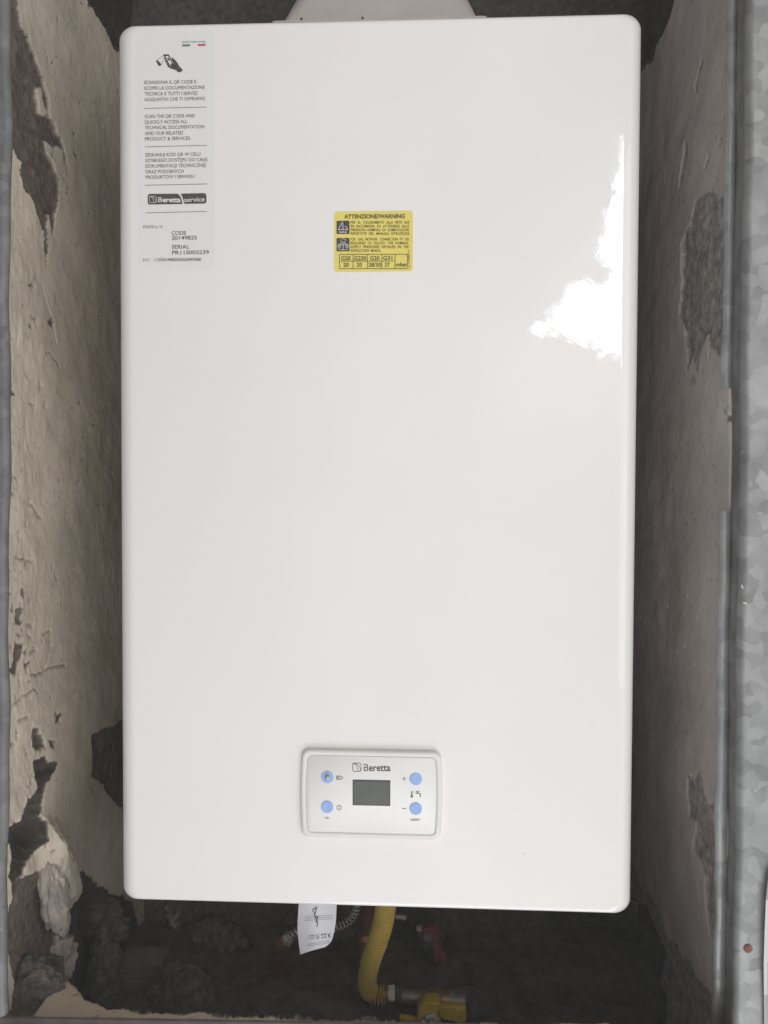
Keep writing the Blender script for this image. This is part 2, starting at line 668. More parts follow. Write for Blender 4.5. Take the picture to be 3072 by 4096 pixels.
# flat marks on a plane Y = const, facing the camera (-Y)
def stroke(mb, pts, w, Y):
    P = [Vector((p[0], p[1])) for p in pts]
    L, R = [], []
    for i, p in enumerate(P):
        d0 = (p - P[i - 1]) if i else (P[1] - P[0])
        d1 = (P[i + 1] - p) if i < len(P) - 1 else d0
        if d0.length < 1e-9:
            d0 = d1
        if d1.length < 1e-9:
            d1 = d0
        t = (d0.normalized() + d1.normalized())
        t = t.normalized() if t.length > 1e-6 else d1.normalized()
        c = max(0.5, t.dot(d1.normalized()))
        n = Vector((-t.y, t.x)) * (w / 2 / c)
        L.append((p.x + n.x, Y, p.y + n.y))
        R.append((p.x - n.x, Y, p.y - n.y))
    mb.grid([L, R])


def poly(mb, pts, Y):
    mb.add([(p[0], Y, p[1]) for p in pts], [tuple(range(len(pts)))])


def disc(mb, c, r, Y, n=24):
    poly(mb, [(c[0] + r * math.cos(2 * math.pi * k / n), c[1] + r * math.sin(2 * math.pi * k / n)) for k in range(n)], Y)


def arc(c, r, a0, a1, n=20, rz=None):
    rz = rz or r
    return [(c[0] + r * math.cos(math.radians(a0 + (a1 - a0) * k / n)), c[1] + rz * math.sin(math.radians(a0 + (a1 - a0) * k / n))) for k in range(n + 1)]


_font_cap = [None]


def text_raw(s, offset=0.0, res=3):
    cu = bpy.data.curves.new('lettering', 'FONT')
    cu.body = s
    cu.size = 1.0
    cu.resolution_u = res
    cu.offset = offset
    cu.fill_mode = 'FRONT'
    ob = bpy.data.objects.new('lettering', cu)
    COL.objects.link(ob)
    dg = bpy.context.evaluated_depsgraph_get()
    me = bpy.data.meshes.new_from_object(ob.evaluated_get(dg))
    vs = [tuple(v.co) for v in me.vertices]
    fs = [tuple(p.vertices) for p in me.polygons]
    bpy.data.objects.remove(ob)
    bpy.data.curves.remove(cu)
    bpy.data.meshes.remove(me)
    return vs, fs


def text(mb, s, pL, pR, cap, Y, bold=0.0):
    """pL, pR: (x, z) of the baseline ends; cap: cap height in metres"""
    if _font_cap[0] is None:
        v, _ = text_raw('H')
        _font_cap[0] = max(p[1] for p in v) - min(p[1] for p in v)
    vs, fs = text_raw(s, bold)
    if not vs:
        return
    x0, x1 = min(p[0] for p in vs), max(p[0] for p in vs)
    ux, uz = pR[0] - pL[0], pR[1] - pL[1]
    L = math.hypot(ux, uz)
    cx, cz = ux / L, uz / L
    k = L / (x1 - x0)
    kz = cap / _font_cap[0]
    mb.add([(pL[0] + (p[0] - x0) * k * cx - p[1] * kz * cz, Y, pL[1] + (p[0] - x0) * k * cz + p[1] * kz * cx) for p in vs], fs)


# =====================================================================================
# NICHE
# =====================================================================================
XL, XR, YB = -0.252, 0.233, 0.25
ZF, ZC = -0.374, 0.62


def seg_dist(px, py, pts):
    d2 = np.full(px.shape, 1e9)
    for (x0, y0), (x1, y1) in zip(pts, pts[1:]):
        ex, ey = x1 - x0, y1 - y0
        t_ = np.clip(((px - x0) * ex + (py - y0) * ey) / (ex * ex + ey * ey + 1e-18), 0, 1)
        d2 = np.minimum(d2, (px - x0 - t_ * ex) ** 2 + (py - y0 - t_ * ey) ** 2)
    return np.sqrt(d2)


def relief(name, us, vs_, pos, mat, layers, seed=0, bulges=(), pit=0.0, base_layer=0.0, rough=0.0, warp=0.004, depth=(0, 0.003, 0.035), extra=None):
    """a dense sheet; layers = list of (polygon in (u, v), layer number); deeper layers lie recessed.
    pos(u, v, h) -> 3 world arrays, h positive = raised."""
    Ug, Vg = np.meshgrid(us, vs_)
    wu = Ug + warp * fbm(Ug, Vg, 90, 5, seed + 50, 0.6) + warp * 0.45 * fbm(Ug, Vg, 380, 3, seed + 51, 0.6)
    wv = Vg + warp * fbm(Ug, Vg, 90, 5, seed + 90, 0.6) + warp * 0.45 * fbm(Ug, Vg, 380, 3, seed + 91, 0.6)
    lay = np.full(Ug.shape, float(base_layer))
    h = np.interp(lay, (0, 1, 2), [-d for d in depth])
    for pol, ln in layers:
        d = sdf(wu, wv, pol)
        m = sstep(d, -0.0004, 0.0004)
        lay = lay * (1 - m) + ln * m
        soft = 0.0008 if ln < 1.5 else 0.012
        m2 = sstep(d, -0.0005, soft)
        h = h * (1 - m2) + (-depth[int(round(ln))]) * m2
    for pol, amt in bulges:
        d = sdf(wu, wv, pol)
        h = h + amt * sstep(d, -0.004, 0.018)
    pl = np.clip(1 - lay, 0, 1)
    big = fbm(Ug, Vg, 8, 4, seed + 3)
    h = h + pl * (0.0035 * big + 0.0008 * fbm(Ug, Vg, 60, 4, seed + 4))
    h = h + (1 - pl) * (0.004 * fbm(Ug, Vg, 30, 5, seed + 5, 0.6) + rough * fbm(Ug, Vg, 14, 4, seed + 6))
    if pit:
        c = fbm(Ug * 1.2, Vg * 0.9, 210, 4, seed + 11, 0.62)
        cl = fbm(Ug, Vg * 0.5, 16, 3, seed + 12)
        thr = 0.66 - pit * 1.3 * cl
        k = sstep(c, thr, thr + 0.09) * pl
        h = h - 0.0018 * k
        lay = lay + 0.75 * k
    if extra is not None:
        h, lay = extra(Ug, Vg, h, lay)
    X, Y, Z = pos(Ug, Vg, h)
    n, m = Ug.shape
    co = np.stack([X, Y, Z], -1).reshape(-1, 3)
    idx = np.arange(n * m).reshape(n, m)
    q = np.stack([idx[:-1, :-1], idx[:-1, 1:], idx[1:, 1:], idx[1:, :-1]], -1).reshape(-1, 4)
    me = bpy.data.meshes.new(name)
    me.vertices.add(len(co))
    me.vertices.foreach_set('co', co.ravel())
    me.loops.add(q.size)
    me.loops.foreach_set('vertex_index', q.ravel())
    me.polygons.add(len(q))
    me.polygons.foreach_set('loop_start', np.arange(0, q.size, 4))
    me.polygons.foreach_set('loop_total', np.full(len(q), 4))
    me.polygons.foreach_set('use_smooth', np.ones(len(q), bool))
    a = me.attributes.new('layer', 'FLOAT', 'POINT')
    a.data.foreach_set('value', lay.ravel().astype(np.float32))
    me.update()
    me.validate()
    me.materials.append(mat)
    o = bpy.data.objects.new(name, me)
    COL.objects.link(o)
    return o


def pyzX(X, pts):
    out = []
    for fx, fy in pts:
        p = onX(fx, fy, X)
        out.append((p.y, p.z))
    return out


c6 = lambda pts: [(x / 1.508, 2900 + y / 1.508) for x, y in pts]
c8 = lambda pts: [(2000 + x / 1.5476, 2900 + y / 1.5476) for x, y in pts]
c4 = lambda pts: [(2400 + x / 2.458, y / 2.458) for x, y in pts]
c5 = lambda pts: [(2400 + x / 2.458, 900 + y / 2.458) for x, y in pts]

left_layers = [
    ([(-0.2, 0), (0, 0)] and pyzX(XL, [(-60, -80), (60, -80), (65, 0), (72, 36), (89, 112), (119, 163), (139, 210), (159, 268), (181, 311), (199, 383), (206, 459), (221, 492), (231, 535),
                (250, 575), (262, 640), (268, 700), (258, 640), (247, 600), (217, 590), (179, 565), (190, 606), (206, 634), (222, 667), (236, 722), (239, 787), (233, 846), (222, 900), (212, 966),
                (208, 900), (198, 850), (192, 900), (190, 1031), (187, 1069), (182, 1031), (176, 922), (157, 868), (130, 803), (103, 760), (84, 694), (81, 635), (54, 586), (30, 540), (-60, 460)]), 1),
    (pyzX(XL, [(152, 350), (172, 352), (183, 420), (192, 450), (178, 464), (163, 452), (156, 410)]), 0),
    # the broken top edge near the flue
    (pyzX(XL, [(338, -120), (352, 5), (372, 40), (398, 75), (425, 118), (440, 160), (462, 200), (560, 260), (640, 200), (640, -200)]), 2),
    # lower left
    (pyzX(XL, c6([(205, 20), (235, 10), (270, 70), (280, 130), (245, 155), (200, 140), (190, 80)])), 1),
    (pyzX(XL, c6([(300, 90), (335, 95), (330, 140), (305, 130)])), 1),
    (pyzX(XL, c6([(560, 60), (640, 20), (760, -40), (800, 560), (680, 440), (610, 350), (560, 300)])), 1),  # mortar tone here is mostly painted shade beside the casing
    (pyzX(XL, c6([(110, 920), (240, 880), (250, 1000), (290, 1090), (330, 1160), (360, 1240), (330, 1400), (300, 1600), (120, 1640), (60, 1380), (25, 1290), (35, 1150), (60, 1030)])), 1),
    (pyzX(XL, c6([(200, 210), (270, 185), (290, 215), (345, 230), (320, 290), (300, 320), (265, 370), (245, 440), (235, 520), (225, 560), (255, 580), (245, 690), (220, 740), (150, 820), (110, 900), (115, 960),
                  (95, 1020), (55, 1030), (40, 900), (60, 760), (25, 680), (25, 620), (90, 590), (130, 530), (150, 450), (190, 430), (215, 390), (205, 290), (200, 240)])), 2),
    (pyzX(XL, c6([(435, 900), (500, 880), (560, 940), (660, 1010), (800, 1070), (900, 1500), (860, 1900), (420, 1700), (400, 1540), (390, 1330), (350, 1250), (395, 1120), (430, 1020)])), 2),
    (pyzX(XL, c6([(120, 2600), (150, 910), (152, 909)])), 0),
]
c3 = lambda pts: [(x / 2.212, 1900 + y / 2.212) for x, y in pts]
c2 = lambda pts: [(x / 2.765, 1100 + y / 2.765) for x, y in pts]
left_layers[-1:] = [
    (pyzX(XL, c3([(140, 1480), (165, 1470), (205, 1500), (190, 1600), (165, 1680), (150, 1790), (110, 1780), (108, 1680), (125, 1640), (128, 1560)])), 1),
    (pyzX(XL, c3([(160, 1190), (205, 1190), (190, 1250), (205, 1330), (180, 1340), (150, 1280)])), 1),
    (pyzX(XL, c3([(190, 1010), (215, 1020), (215, 1105), (195, 1080)])), 1),
    (pyzX(XL, c3([(78, 1030), (115, 1045), (105, 1070), (80, 1085)])), 1),
    (pyzX(XL, c3([(210, 1640), (240, 1660), (285, 1660), (240, 1720), (215, 1700)])), 1),
    (pyzX(XL, c3([(520, 2130), (560, 2120), (545, 2180), (505, 2200)])), 1),
    (pyzX(XL, c2([(310, 560), (350, 540), (355, 585), (320, 590)])), 1),
    (pyzX(XL, c2([(530, 490), (580, 475), (605, 540), (575, 590), (540, 550)])), 1),
    (pyzX(XL, c2([(300, 110), (350, 95), (375, 150), (330, 170)])), 1),
    (pyzX(XL, c2([(95, 1290), (170, 1300), (190, 1340), (140, 1360), (95, 1340)])), 1),
    (pyzX(XL, c2([(90, 620), (120, 640), (130, 720), (105, 700)])), 1),
    (pyzX(XL, c2([(300, 1090), (325, 1100), (345, 1165), (325, 1160)])), 1),
]
CRACKS = [pyzX(XL, f(p_)) for f, p_ in (
    (c3, [(150, 725), (200, 745), (290, 755)]), (c3, [(395, 1405), (430, 1388), (462, 1386)]), (c3, [(410, 1720), (480, 1700), (590, 1680)]), (c3, [(280, 1750), (330, 1765), (390, 1750), (470, 1540), (460, 1440)]),
    (c3, [(100, 2040), (150, 2010), (205, 1960), (300, 1900), (340, 1920)]), (c3, [(150, 2190), (250, 2145)]), (c3, [(66, 165), (130, 172)]), (c3, [(80, 40), (120, 30), (160, 60)]), (c3, [(260, 240), (300, 270), (340, 350), (380, 370)]),
    (c3, [(250, 1320), (300, 1330), (250, 1400), (290, 1440)]), (c3, [(270, 1560), (330, 1555)]),
    (c2, [(330, 440), (370, 490), (400, 500), (395, 540)]), (c2, [(490, 1400), (505, 1420), (485, 1460), (500, 1470)]), (c2, [(460, 100), (490, 200), (540, 380), (600, 560), (640, 740)]), (c2, [(350, 1400), (400, 1440), (380, 1470)]),
    (c2, [(560, 860), (600, 920), (670, 1020)]), (c2, [(500, 940), (545, 870)]), (c2, [(440, 1170), (470, 1220), (430, 1270)]))]


def left_extra(U_, V_, h, lay):
    wu = U_ + 0.0022 * fbm(U_, V_, 140, 4, 301, 0.6)
    wv = V_ + 0.0022 * fbm(U_, V_, 140, 4, 302, 0.6)
    pl = np.clip(1 - lay, 0, 1)
    front = 1 - sstep(U_, 0.01, 0.075)
    for i, cr in enumerate(CRACKS):
        k = (1 - sstep(seg_dist(wu, wv, cr), 0.0004, 0.0016)) * pl
        h = h - 0.0016 * k
        lay = lay + 0.45 * k * (1 - np.clip(lay, 0, 1))
    # chips and crumbs gather near the opening
    c = fbm(U_ * 1.1, V_ * 0.8, 170, 5, 311, 0.62)
    cl = fbm(U_, V_ * 0.6, 14, 3, 312)
    low = sstep(-V_, -0.22, 0.05)
    thr = 0.80 - 0.26 * front * low - 0.5 * cl * front
    k = sstep(c, thr, thr + 0.10) * pl
    h = h - 0.0020 * k
    lay = np.clip(lay + 0.8 * k * (lay < 0.9), 0, 2)
    # trowel ridges and lumps of the thicker coat near the front
    h = h + pl * front * (0.0022 * np.abs(fbm(U_ * 1.3, V_ * 0.7, 45, 4, 321, 0.6)) + 0.0016 * fbm(U_, V_, 25, 3, 322))
    return h, lay


left_bulges = [
    (pyzX(XL, c6([(250, 560), (320, 580), (390, 700), (435, 880), (440, 1000), (385, 1140), (310, 1150), (250, 1000), (225, 850), (215, 740)])), 0.016),
    (pyzX(XL, c6([(130, 1480), (280, 1450), (340, 1530), (300, 1600), (320, 1720), (110, 1760)])), 0.012),
]
wl = relief('niche_wall', np.arange(-0.027, YB + 0.02, 0.0008), np.arange(-0.56, ZC + 0.01, 0.0011),
            lambda u, v, h: (XL + h, u, v), M['masonry'], left_layers, seed=1, extra=left_extra, depth=(0, 0.003, 0.013), warp=0.003, bulges=left_bulges, pit=0.22)
tag(wl, 'left side wall of the recess, cream plaster peeled off in ragged dark patches', 'wall', 'plastered side walls of the recess')

right_layers = [
    (pyzX(XR, c4([(790, -300), (745, 20), (735, 80), (700, 180), (640, 330), (565, 425), (540, 540), (480, 640), (380, 720), (200, 700), (200, -300)])), 2),
    (pyzX(XR, c4([(985, 560), (1005, 600), (985, 680), (960, 760), (950, 900), (930, 920), (925, 820), (965, 700)])), 1),
    (pyzX(XR, c4([(1180, 1330), (1195, 1345), (1155, 1470), (1138, 1450)])), 1),
    (pyzX(XR, c4([(1055, 1540), (1075, 1550), (1050, 1640), (1020, 1680), (1025, 1620)])), 1),
    (pyzX(XR, c4([(835, 1400), (860, 1430), (850, 1560), (800, 1850), (770, 1900), (790, 1700), (820, 1550)])), 1),
    (pyzX(XR, [(2784, 800), (2830, 770), (2900, 800), (2905, 820), (2890, 1428), (2870, 1426), (2850, 1380), (2838, 1440), (2826, 1330), (2800, 1400), (2790, 1500), (2770, 1420), (2750, 1490), (2738, 1300), (2720, 1250), (2735, 1120), (2728, 980), (2760, 900)]), 1),
    (pyzX(XR, [(2768, 1506), (2778, 1500), (2784, 1545), (2774, 1530), (2764, 1552)]), 1),
    (pyzX(XR, c5([(1190, 1800), (1240, 1840), (1290, 1900), (1310, 1980), (1280, 1930), (1220, 1850)])), 1),
    (pyzX(XR, c8([(1160, 310), (1190, 295), (1200, 370), (1215, 320), (1240, 300), (1260, 360), (1270, 430), (1290, 495), (1345, 450), (1345, 1340), (1305, 1320), (1280, 1100), (1270, 950), (1240, 830), (1190, 770),
                  (1210, 600), (1170, 570), (1155, 450)])), 1),
    (pyzX(XR, c8([(700, 780), (810, 850), (900, 1000), (960, 1120), (1010, 1220), (1030, 1320), (1100, 1360), (1130, 1450), (1190, 1480), (1230, 1590), (1290, 1640), (1325, 1700), (1400, 2200), (600, 2200)])), 1),
    (pyzX(XR, c8([(700, 1000), (900, 1120), (960, 1300), (1020, 1420), (960, 1600), (1020, 1700), (1030, 2200), (600, 2200)])), 2),
]
wr = relief('niche_wall', np.arange(-0.0125, YB + 0.02, 0.0013), np.arange(-0.56, ZC + 0.01, 0.0017),
            lambda u, v, h: (XR - h + 1.0 * np.clip(-0.006 - u, 0, 1), u, v), M['masonry_right'], right_layers, seed=31, depth=(0, 0.0012, 0.02), pit=0.14, warp=0.003)
tag(wr, 'right side wall of the recess, shaded greyish plaster with scraped cement patch', 'wall', 'plastered side walls of the recess')

# back wall: bare rough masonry
bl = [(None, 0)]


def pxzY(pts, Y=YB):
    return [(onY(x, y, Y).x, onY(x, y, Y).z) for x, y in pts]


back_layers = [
    (pxzY(c6([(980, 1120), (1080, 1130), (1090, 1260), (1060, 1300), (1010, 1220)])), 0),
    (pxzY(c6([(1240, 1250), (1400, 1210), (1420, 1260), (1380, 1330), (1290, 1370), (1250, 1330)])), 0),
    (pxzY(c6([(1480, 1450), (1560, 1440), (1620, 1500), (1540, 1520)])), 1),
]
bw = relief('back_wall', np.arange(XL - 0.06, XR + 0.06, 0.003), np.arange(-0.62, ZC + 0.02, 0.003),
            lambda u, v, h: (u, YB - h, v), M['back'], back_layers, seed=61, base_layer=1.4, rough=0.02, warp=0.012)
tag(bw, 'rough dark bare masonry at the back of the recess', 'wall', kind='structure')

# floor: plaster lip at the front, broken away to a rubble pit
pitp = [onZ(x, y, ZF) for x, y in c6([(395, 1545), (430, 1560), (500, 1640), (560, 1690), (640, 1722), (740, 1722), (800, 1745), (900, 1752), (1010, 1750), (1100, 1770), (1200, 1752), (1330, 1775), (1500, 1768), (1660, 1780), (1800, 1788), (2000, 1800), (2300, 1815)])]
pit_poly = [(p.x, p.y) for p in pitp] + [(XR + 0.1, 0.004), (XR + 0.1, 0.5), (XL - 0.2, 0.5), (XL - 0.2, pitp[0].y + 0.03), (pitp[0].x - 0.02, pitp[0].y + 0.012)]
fl = relief('floor', np.arange(XL - 0.05, XR + 0.05, 0.0016), np.arange(-0.035, YB + 0.05, 0.0013),
            lambda u, v, h: (u, v, ZF + h), M['pit'], [(pit_poly, 2), ([(x, y) for x, y in [(XL - 0.1, -0.05), (XL + 0.022, -0.05), (XL + 0.02, 0.01), (XL + 0.01, 0.06), (XL - 0.1, 0.06)]], 1)],
            seed=81, warp=0.0022, depth=(0, 0.004, 0.085), rough=0.012, pit=0.2)
tag(fl, 'narrow beige plaster lip at the bottom of the recess broken away into a dark pit', 'floor', kind='structure')
cb = MB()
cb.box((XL - 0.08, -0.03, ZC), (XR + 0.08, YB + 0.04, ZC + 0.03))
tag(cb.build('ceiling', M['lump'], None), 'rough dark top of the recess', 'ceiling', kind='structure')

# =====================================================================================
# GALVANISED FRAME
# =====================================================================================
fr = empty('metal_frame', (0, -0.03, ZF), 'galvanised sheet steel frame around the recess opening', 'frame')


def edge_line(f0, f1, Y):
    """two photo points on the plane Y -> function z -> x"""
    a, b = onY(*f0, Y), onY(*f1, Y)
    return lambda z: a.x + (b.x - a.x) * (z - a.z) / (b.z - a.z)


Zlo, Zhi = -0.47, 0.52
# left jamb: front flange with a folded edge
eL = edge_line((33, 0), (19, 4096), -0.03)


def jamb(name, prof, ex, mat, z0, z1, n=60, wob=0.0006, seed=0):
    """prof: list of (x offset, y); swept vertically with slight dents"""
    mb = MB()
    rings = []
    for k in range(n + 1):
        z = z0 + (z1 - z0) * k / n
        x = ex(z)
        w = wob * (math.sin(z * 31 + seed) + 0.6 * math.sin(z * 83 + seed * 2))
        rings.append([(x + px + w * (1 if abs(px) < 0.02 else 0), py + w * 0.7, z) for px, py in prof])
    mb.loft(rings)
    return mb.build(name, mat, fr, angle=50)


t = 0.0015


def bend(cx, cy, r, a0, a1, n=6):
    return [(cx + r * math.cos(math.radians(a0 + (a1 - a0) * k / n)), cy + r * math.sin(math.radians(a0 + (a1 - a0) * k / n))) for k in range(n + 1)]


# left: closed profile of a bent sheet: flange (outwards), rolled edge, short return
lp = [(-0.12, -0.030)] + bend(-0.004, -0.026, 0.004, 270, 360) + [(-0.004, -0.018), (-0.0055, -0.018), (-0.0015, -0.026)] + bend(-0.004, -0.026, 0.0025, 0, -90)[1:] + [(-0.12, -0.0285)]
jamb('jamb', lp, eL, M['galv_shaded'], Zlo, Zhi, seed=1)['label'] = 'shaded grey left jamb'
# right: flange, rounded bend, return, turned-in lip in two lengths
eR = edge_line((2992, 0), (2938, 4096), -0.03)
eR2 = edge_line((2945, 0), (2898, 4096), -0.008)
off = lambda z: eR2(z) - eR(z)


def right_return():
    mb = MB()
    rings = []
    n = 80
    for k in range(n + 1):
        z = Zlo + (Zhi - Zlo) * k / n
        x0, x1 = eR(z), eR2(z)
        w = 0.0005 * (math.sin(z * 29 + 2) + 0.5 * math.sin(z * 71))
        r = 0.005
        front = [(x0 + 0.14, -0.030)] + [(x0 + r - r * math.sin(math.radians(a)), -0.030 + r - r * math.cos(math.radians(a))) for a in range(0, 91, 15)]
        back = [(x1, -0.008)]
        inner = [(x1 + 0.0015, -0.008), (x0 + 0.0015, -0.024), (x0 + 0.005, -0.0285), (x0 + 0.14, -0.0285)]
        rings.append([(px + w, py, z) for px, py in front + back + inner])
    mb.loft(rings)
    return mb.build('jamb', M['galv'], fr, angle=50)


right_return()['label'] = 'bright spangled right jamb'


def lip(f_top, f_bot, wtop, wbot, seed):
    a, b = onY(*f_top, -0.0085), onY(*f_bot, -0.0085)
    mb = MB()
    rings = []
    n = 60
    for k in range(n + 1):
        s = k / n
        z = a.z + (b.z - a.z) * s
        x = a.x + (b.x - a.x) * s
        xr = eR2(z) + 0.0012
        w = 0.0004 * (math.sin(z * 57 + seed) + 0.7 * math.sin(z * 140 + seed))
        rings.append([(x + w, -0.0068, z), (x + w + 0.0004, -0.0088, z), (x + 0.0018, -0.0100, z), (xr - 0.0022, -0.0098, z), (xr, -0.0082, z), (xr, -0.0066, z)])
    mb.loft(rings)
    return mb.build('folded_lip', M['galv_lip'], fr, angle=60)


lip((2917, -60), (2888, 1553), 0, 0, 1)
lip((2880, 2044), (2850, 4250), 0, 0, 5)
# bottom rail
zr = onY(300, 4082, -0.03).z
zr2 = onY(2600, 4100, -0.03).z
mb = MB()
mb.loft([[(x, y, z0 + z) for y, z in ((-0.030, -0.09), (-0.030, -0.001), (-0.029, 0.0), (-0.0275, -0.001), (-0.0275, -0.09))] for x, z0 in ((XL - 0.02, zr), (XR + 0.02, zr2))])
mb.build('bottom_rail', M['rail_shaded'], fr)['label'] = 'shaded bottom rail'
# rivet hole with rust, small pale flecks
p = onY(2992, 3794, -0.0302)
mb = MB()
cyl(mb, (p.x, -0.0302, p.z), (p.x, -0.0311, p.z), [(0, 0.0028), (0.5, 0.0027), (1, 0.0019)], 18)
mb.build('rivet', M['rust'], fr)['label'] = 'small rusty rivet'
for k, (x, y, l, a) in enumerate([(2969, 2347, 0.0030, -75), (2981, 2412, 0.0034, -20), (3022, 3160, 0.0036, 35)]):
    p = onY(x, y, -0.0302)
    mb = MB()
    ca, sa = math.cos(math.radians(a)), math.sin(math.radians(a))
    rings = []
    for s, w in ((-1, 0.0001), (-0.4, 0.0006), (0.4, 0.0006), (1, 0.0001)):
        cx, cz = p.x + ca * l * s / 2, p.z + sa * l * s / 2
        rings.append([(cx - sa * w, -0.0300, cz + ca * w), (cx, -0.0306, cz), (cx + sa * w, -0.0300, cz - ca * w)])
    mb.loft(rings)
    mb.build('pale_fleck', M['bare'], fr)

# white plastic film hanging along the right jamb
pts = [(3076, 3480), (3064, 3600), (3059, 3720), (3055, 3850), (3056, 3980), (3058, 4160)]
mb = MB()
rows = []
for i, (x, y) in enumerate(pts):
    r_ = []
    for k in range(7):
        q = onY(x + k * 14, y, -0.034 - 0.0015 * math.sin(k * 1.1 + i) - 0.0006 * k)
        r_.append((q.x, q.y, q.z))
    rows.append(r_)
mb.grid(rows)
rows2 = [[(a, b + 0.0004, c) for a, b, c in r_] for r_ in rows]
mb.grid(rows2)
tag(mb.build('plastic_film', M['plastic_sheet']), 'edge of white plastic film beside the right jamb, low', 'film')

# =====================================================================================
# WATER HEATER
# =====================================================================================
heater = empty('water_heater', (0, 0.1, -0.3), 'white enamelled gas water heater hanging in the recess', 'water heater')
HX, HZ = 0.1775, 0.3020


def casing_rings():
    dx_, dz_, dy_ = 0.0125, 0.0042, 0.013
    rings = [(HX - dx_ - 0.004, HZ - dz_ - 0.004, 0.0050, 0.0), (HX - dx_ - 0.0012, HZ - dz_ - 0.0012, 0.0062, 0.0)]
    # centre out: flat face, shoulder, sides, back
    for k in range(13):
        a = math.radians(90 * k / 12)
        ix = dx_ * (1 - math.sin(a))
        iz = dz_ * (1 - math.sin(a))
        y = dy_ * (1 - math.cos(a))
        rings.append((HX - ix, HZ - iz, 0.0088 - 0.002 * (1 - math.sin(a)), y))
    rings.append((HX, HZ, 0.0088, 0.06))
    rings.append((HX, HZ, 0.0088, 0.190))
    rings.append((HX - 0.004, HZ - 0.004, 0.007, 0.193))
    return [[(x, y, z) for x, z in rrect(hx, hz, r, seg=10)] for hx, hz, r, y in rings]


mb = MB()
mb.loft(casing_rings())
casing = mb.build('casing', M['enamel'], heater, angle=60)
# rear mounting plate that reaches the wall
mb = MB()
mb.box((-0.150, 0.192, -0.285), (0.150, 0.236, 0.285))
mb.build('back_plate', M['hood'], heater)

# flue hood
hood_w = [onY(1084, 84, 0.045).x, onY(1950, 62, 0.045).x]
zfl = 0.5 * (onY(1084, 84, 0.045).z + onY(1950, 62, 0.045).z)
xc = 0.5 * (hood_w[0] + hood_w[1])
hw = 0.5 * (hood_w[1] - hood_w[0])
mb = MB()
mb.loft([[(xc + sx * hw_, 0.115 + sy * d_, z) for sx, sy in ((-1, -1), (1, -1), (1, 1), (-1, 1))] for hw_, d_, z in
         ((hw * 0.96, 0.062, 0.295), (hw * 0.96, 0.062, zfl - 0.005))])
hood_base = mb.build('hood_neck', M['hood'], heater)
mb = MB()
mb.loft([[(xc + x, 0.115 + y, z) for x, y in rrect(hw, 0.070, 0.003, seg=3)] for z in (zfl - 0.005, zfl)])
mb.build('hood_flange', M['hood'], heater)
slopeL = onY(1152, 0, 0.06)
mb = MB()
rings = []
for k in range(13):
    s = k / 12
    z = zfl + s * 0.07
    e = s ** 1.3
    hx_ = (hw - 0.0055) * (1 - e) + 0.052 * e
    hy_ = 0.064 * (1 - s) + 0.052 * s
    r = 0.006 + (0.0515 - 0.006) * s
    rings.append([(xc + x, 0.115 + y, z) for x, y in rrect(hx_, hy_, min(r, hy_ - 0.0002, hx_ - 0.0002), seg=8)])
for z in (zfl + 0.08, 0.60):
    rings.append([(xc + x, 0.115 + y, z) for x, y in rrect(0.052, 0.052, 0.0515, seg=8)])
mb.loft([[p for p in r] for r in rings]) if len({len(r) for r in rings}) == 1 else None
mb.build('flue_hood', M['hood'], heater, angle=50)
# two little screws on the flange
for x, y in ((1205, 71), (1450, 68)):
    p = onY(x, y + 2, 0.044)
    mb = MB()
    cyl(mb, (p.x, 0.046, p.z), (p.x, 0.0435, p.z), [(0, 0.0008), (0.7, 0.0008), (1, 0.0004)], 10)
    mb.build('hood_screw', M['lcd_edge'], heater)

# bottom connections hidden just under the casing
for x in (-0.07, 0.06):
    mb = MB()
    cyl(mb, (x, 0.11, -0.299), (x, 0.11, -0.318), [(0, 0.011), (1, 0.011)], 6)
    mb.build('pipe_connection', M['brass'], heater)


def px2(crop_s, ox, oy, Y=0.0):
    def f(x, y):
        p = onY(ox + x / crop_s, oy + y / crop_s, Y)
        return (p.x, p.z)
    return f


MPX = 0.000167          # metres per full photo pixel on the casing face


# ---- information sticker
YS = -0.00022
mb = MB()
a = px2(1, 0, 0)
tl, tr_, br_, bl_ = a(552, 140), a(858, 132), a(862, 1078), a(560, 1082)
sx0, sx1 = 0.5 * (tl[0] + bl_[0]), 0.5 * (tr_[0] + br_[0])
sz0, sz1 = 0.5 * (bl_[1] + br_[1]), 0.5 * (tl[1] + tr_[1])
mb.loft([[(x, y, z) for x, z in rrect((sx1 - sx0) / 2, (sz1 - sz0) / 2, 0.002, cx=(sx0 + sx1) / 2, cz=(sz0 + sz1) / 2)] for y in (0.0002, YS)])
info = mb.build('information_sticker', M['sticker'], heater)
YT = YS - 0.0002
A = px2(4.1475, 500, 120)
B = px2(4.0975, 500, 580)
ink = MB()


def line_text(f, s, x0, y0, x1, y1, cap, mbx=None, bold=0.0, Y=None):
    text(mbx or ink, s, f(x0, y0), f(x1, y1), cap * MPX, YT if Y is None else Y, bold)


cp = 13.2


def block(f, lines, cap, bold=0.0, sticker=None, mat='ink'):
    m_ = MB()
    for s_, x0, y0, x1, y1 in lines:
        line_text(f, s_, x0, y0, x1, y1, cap, m_, bold)
    return m_.build('text_block', M[mat], sticker or info, smooth=False)


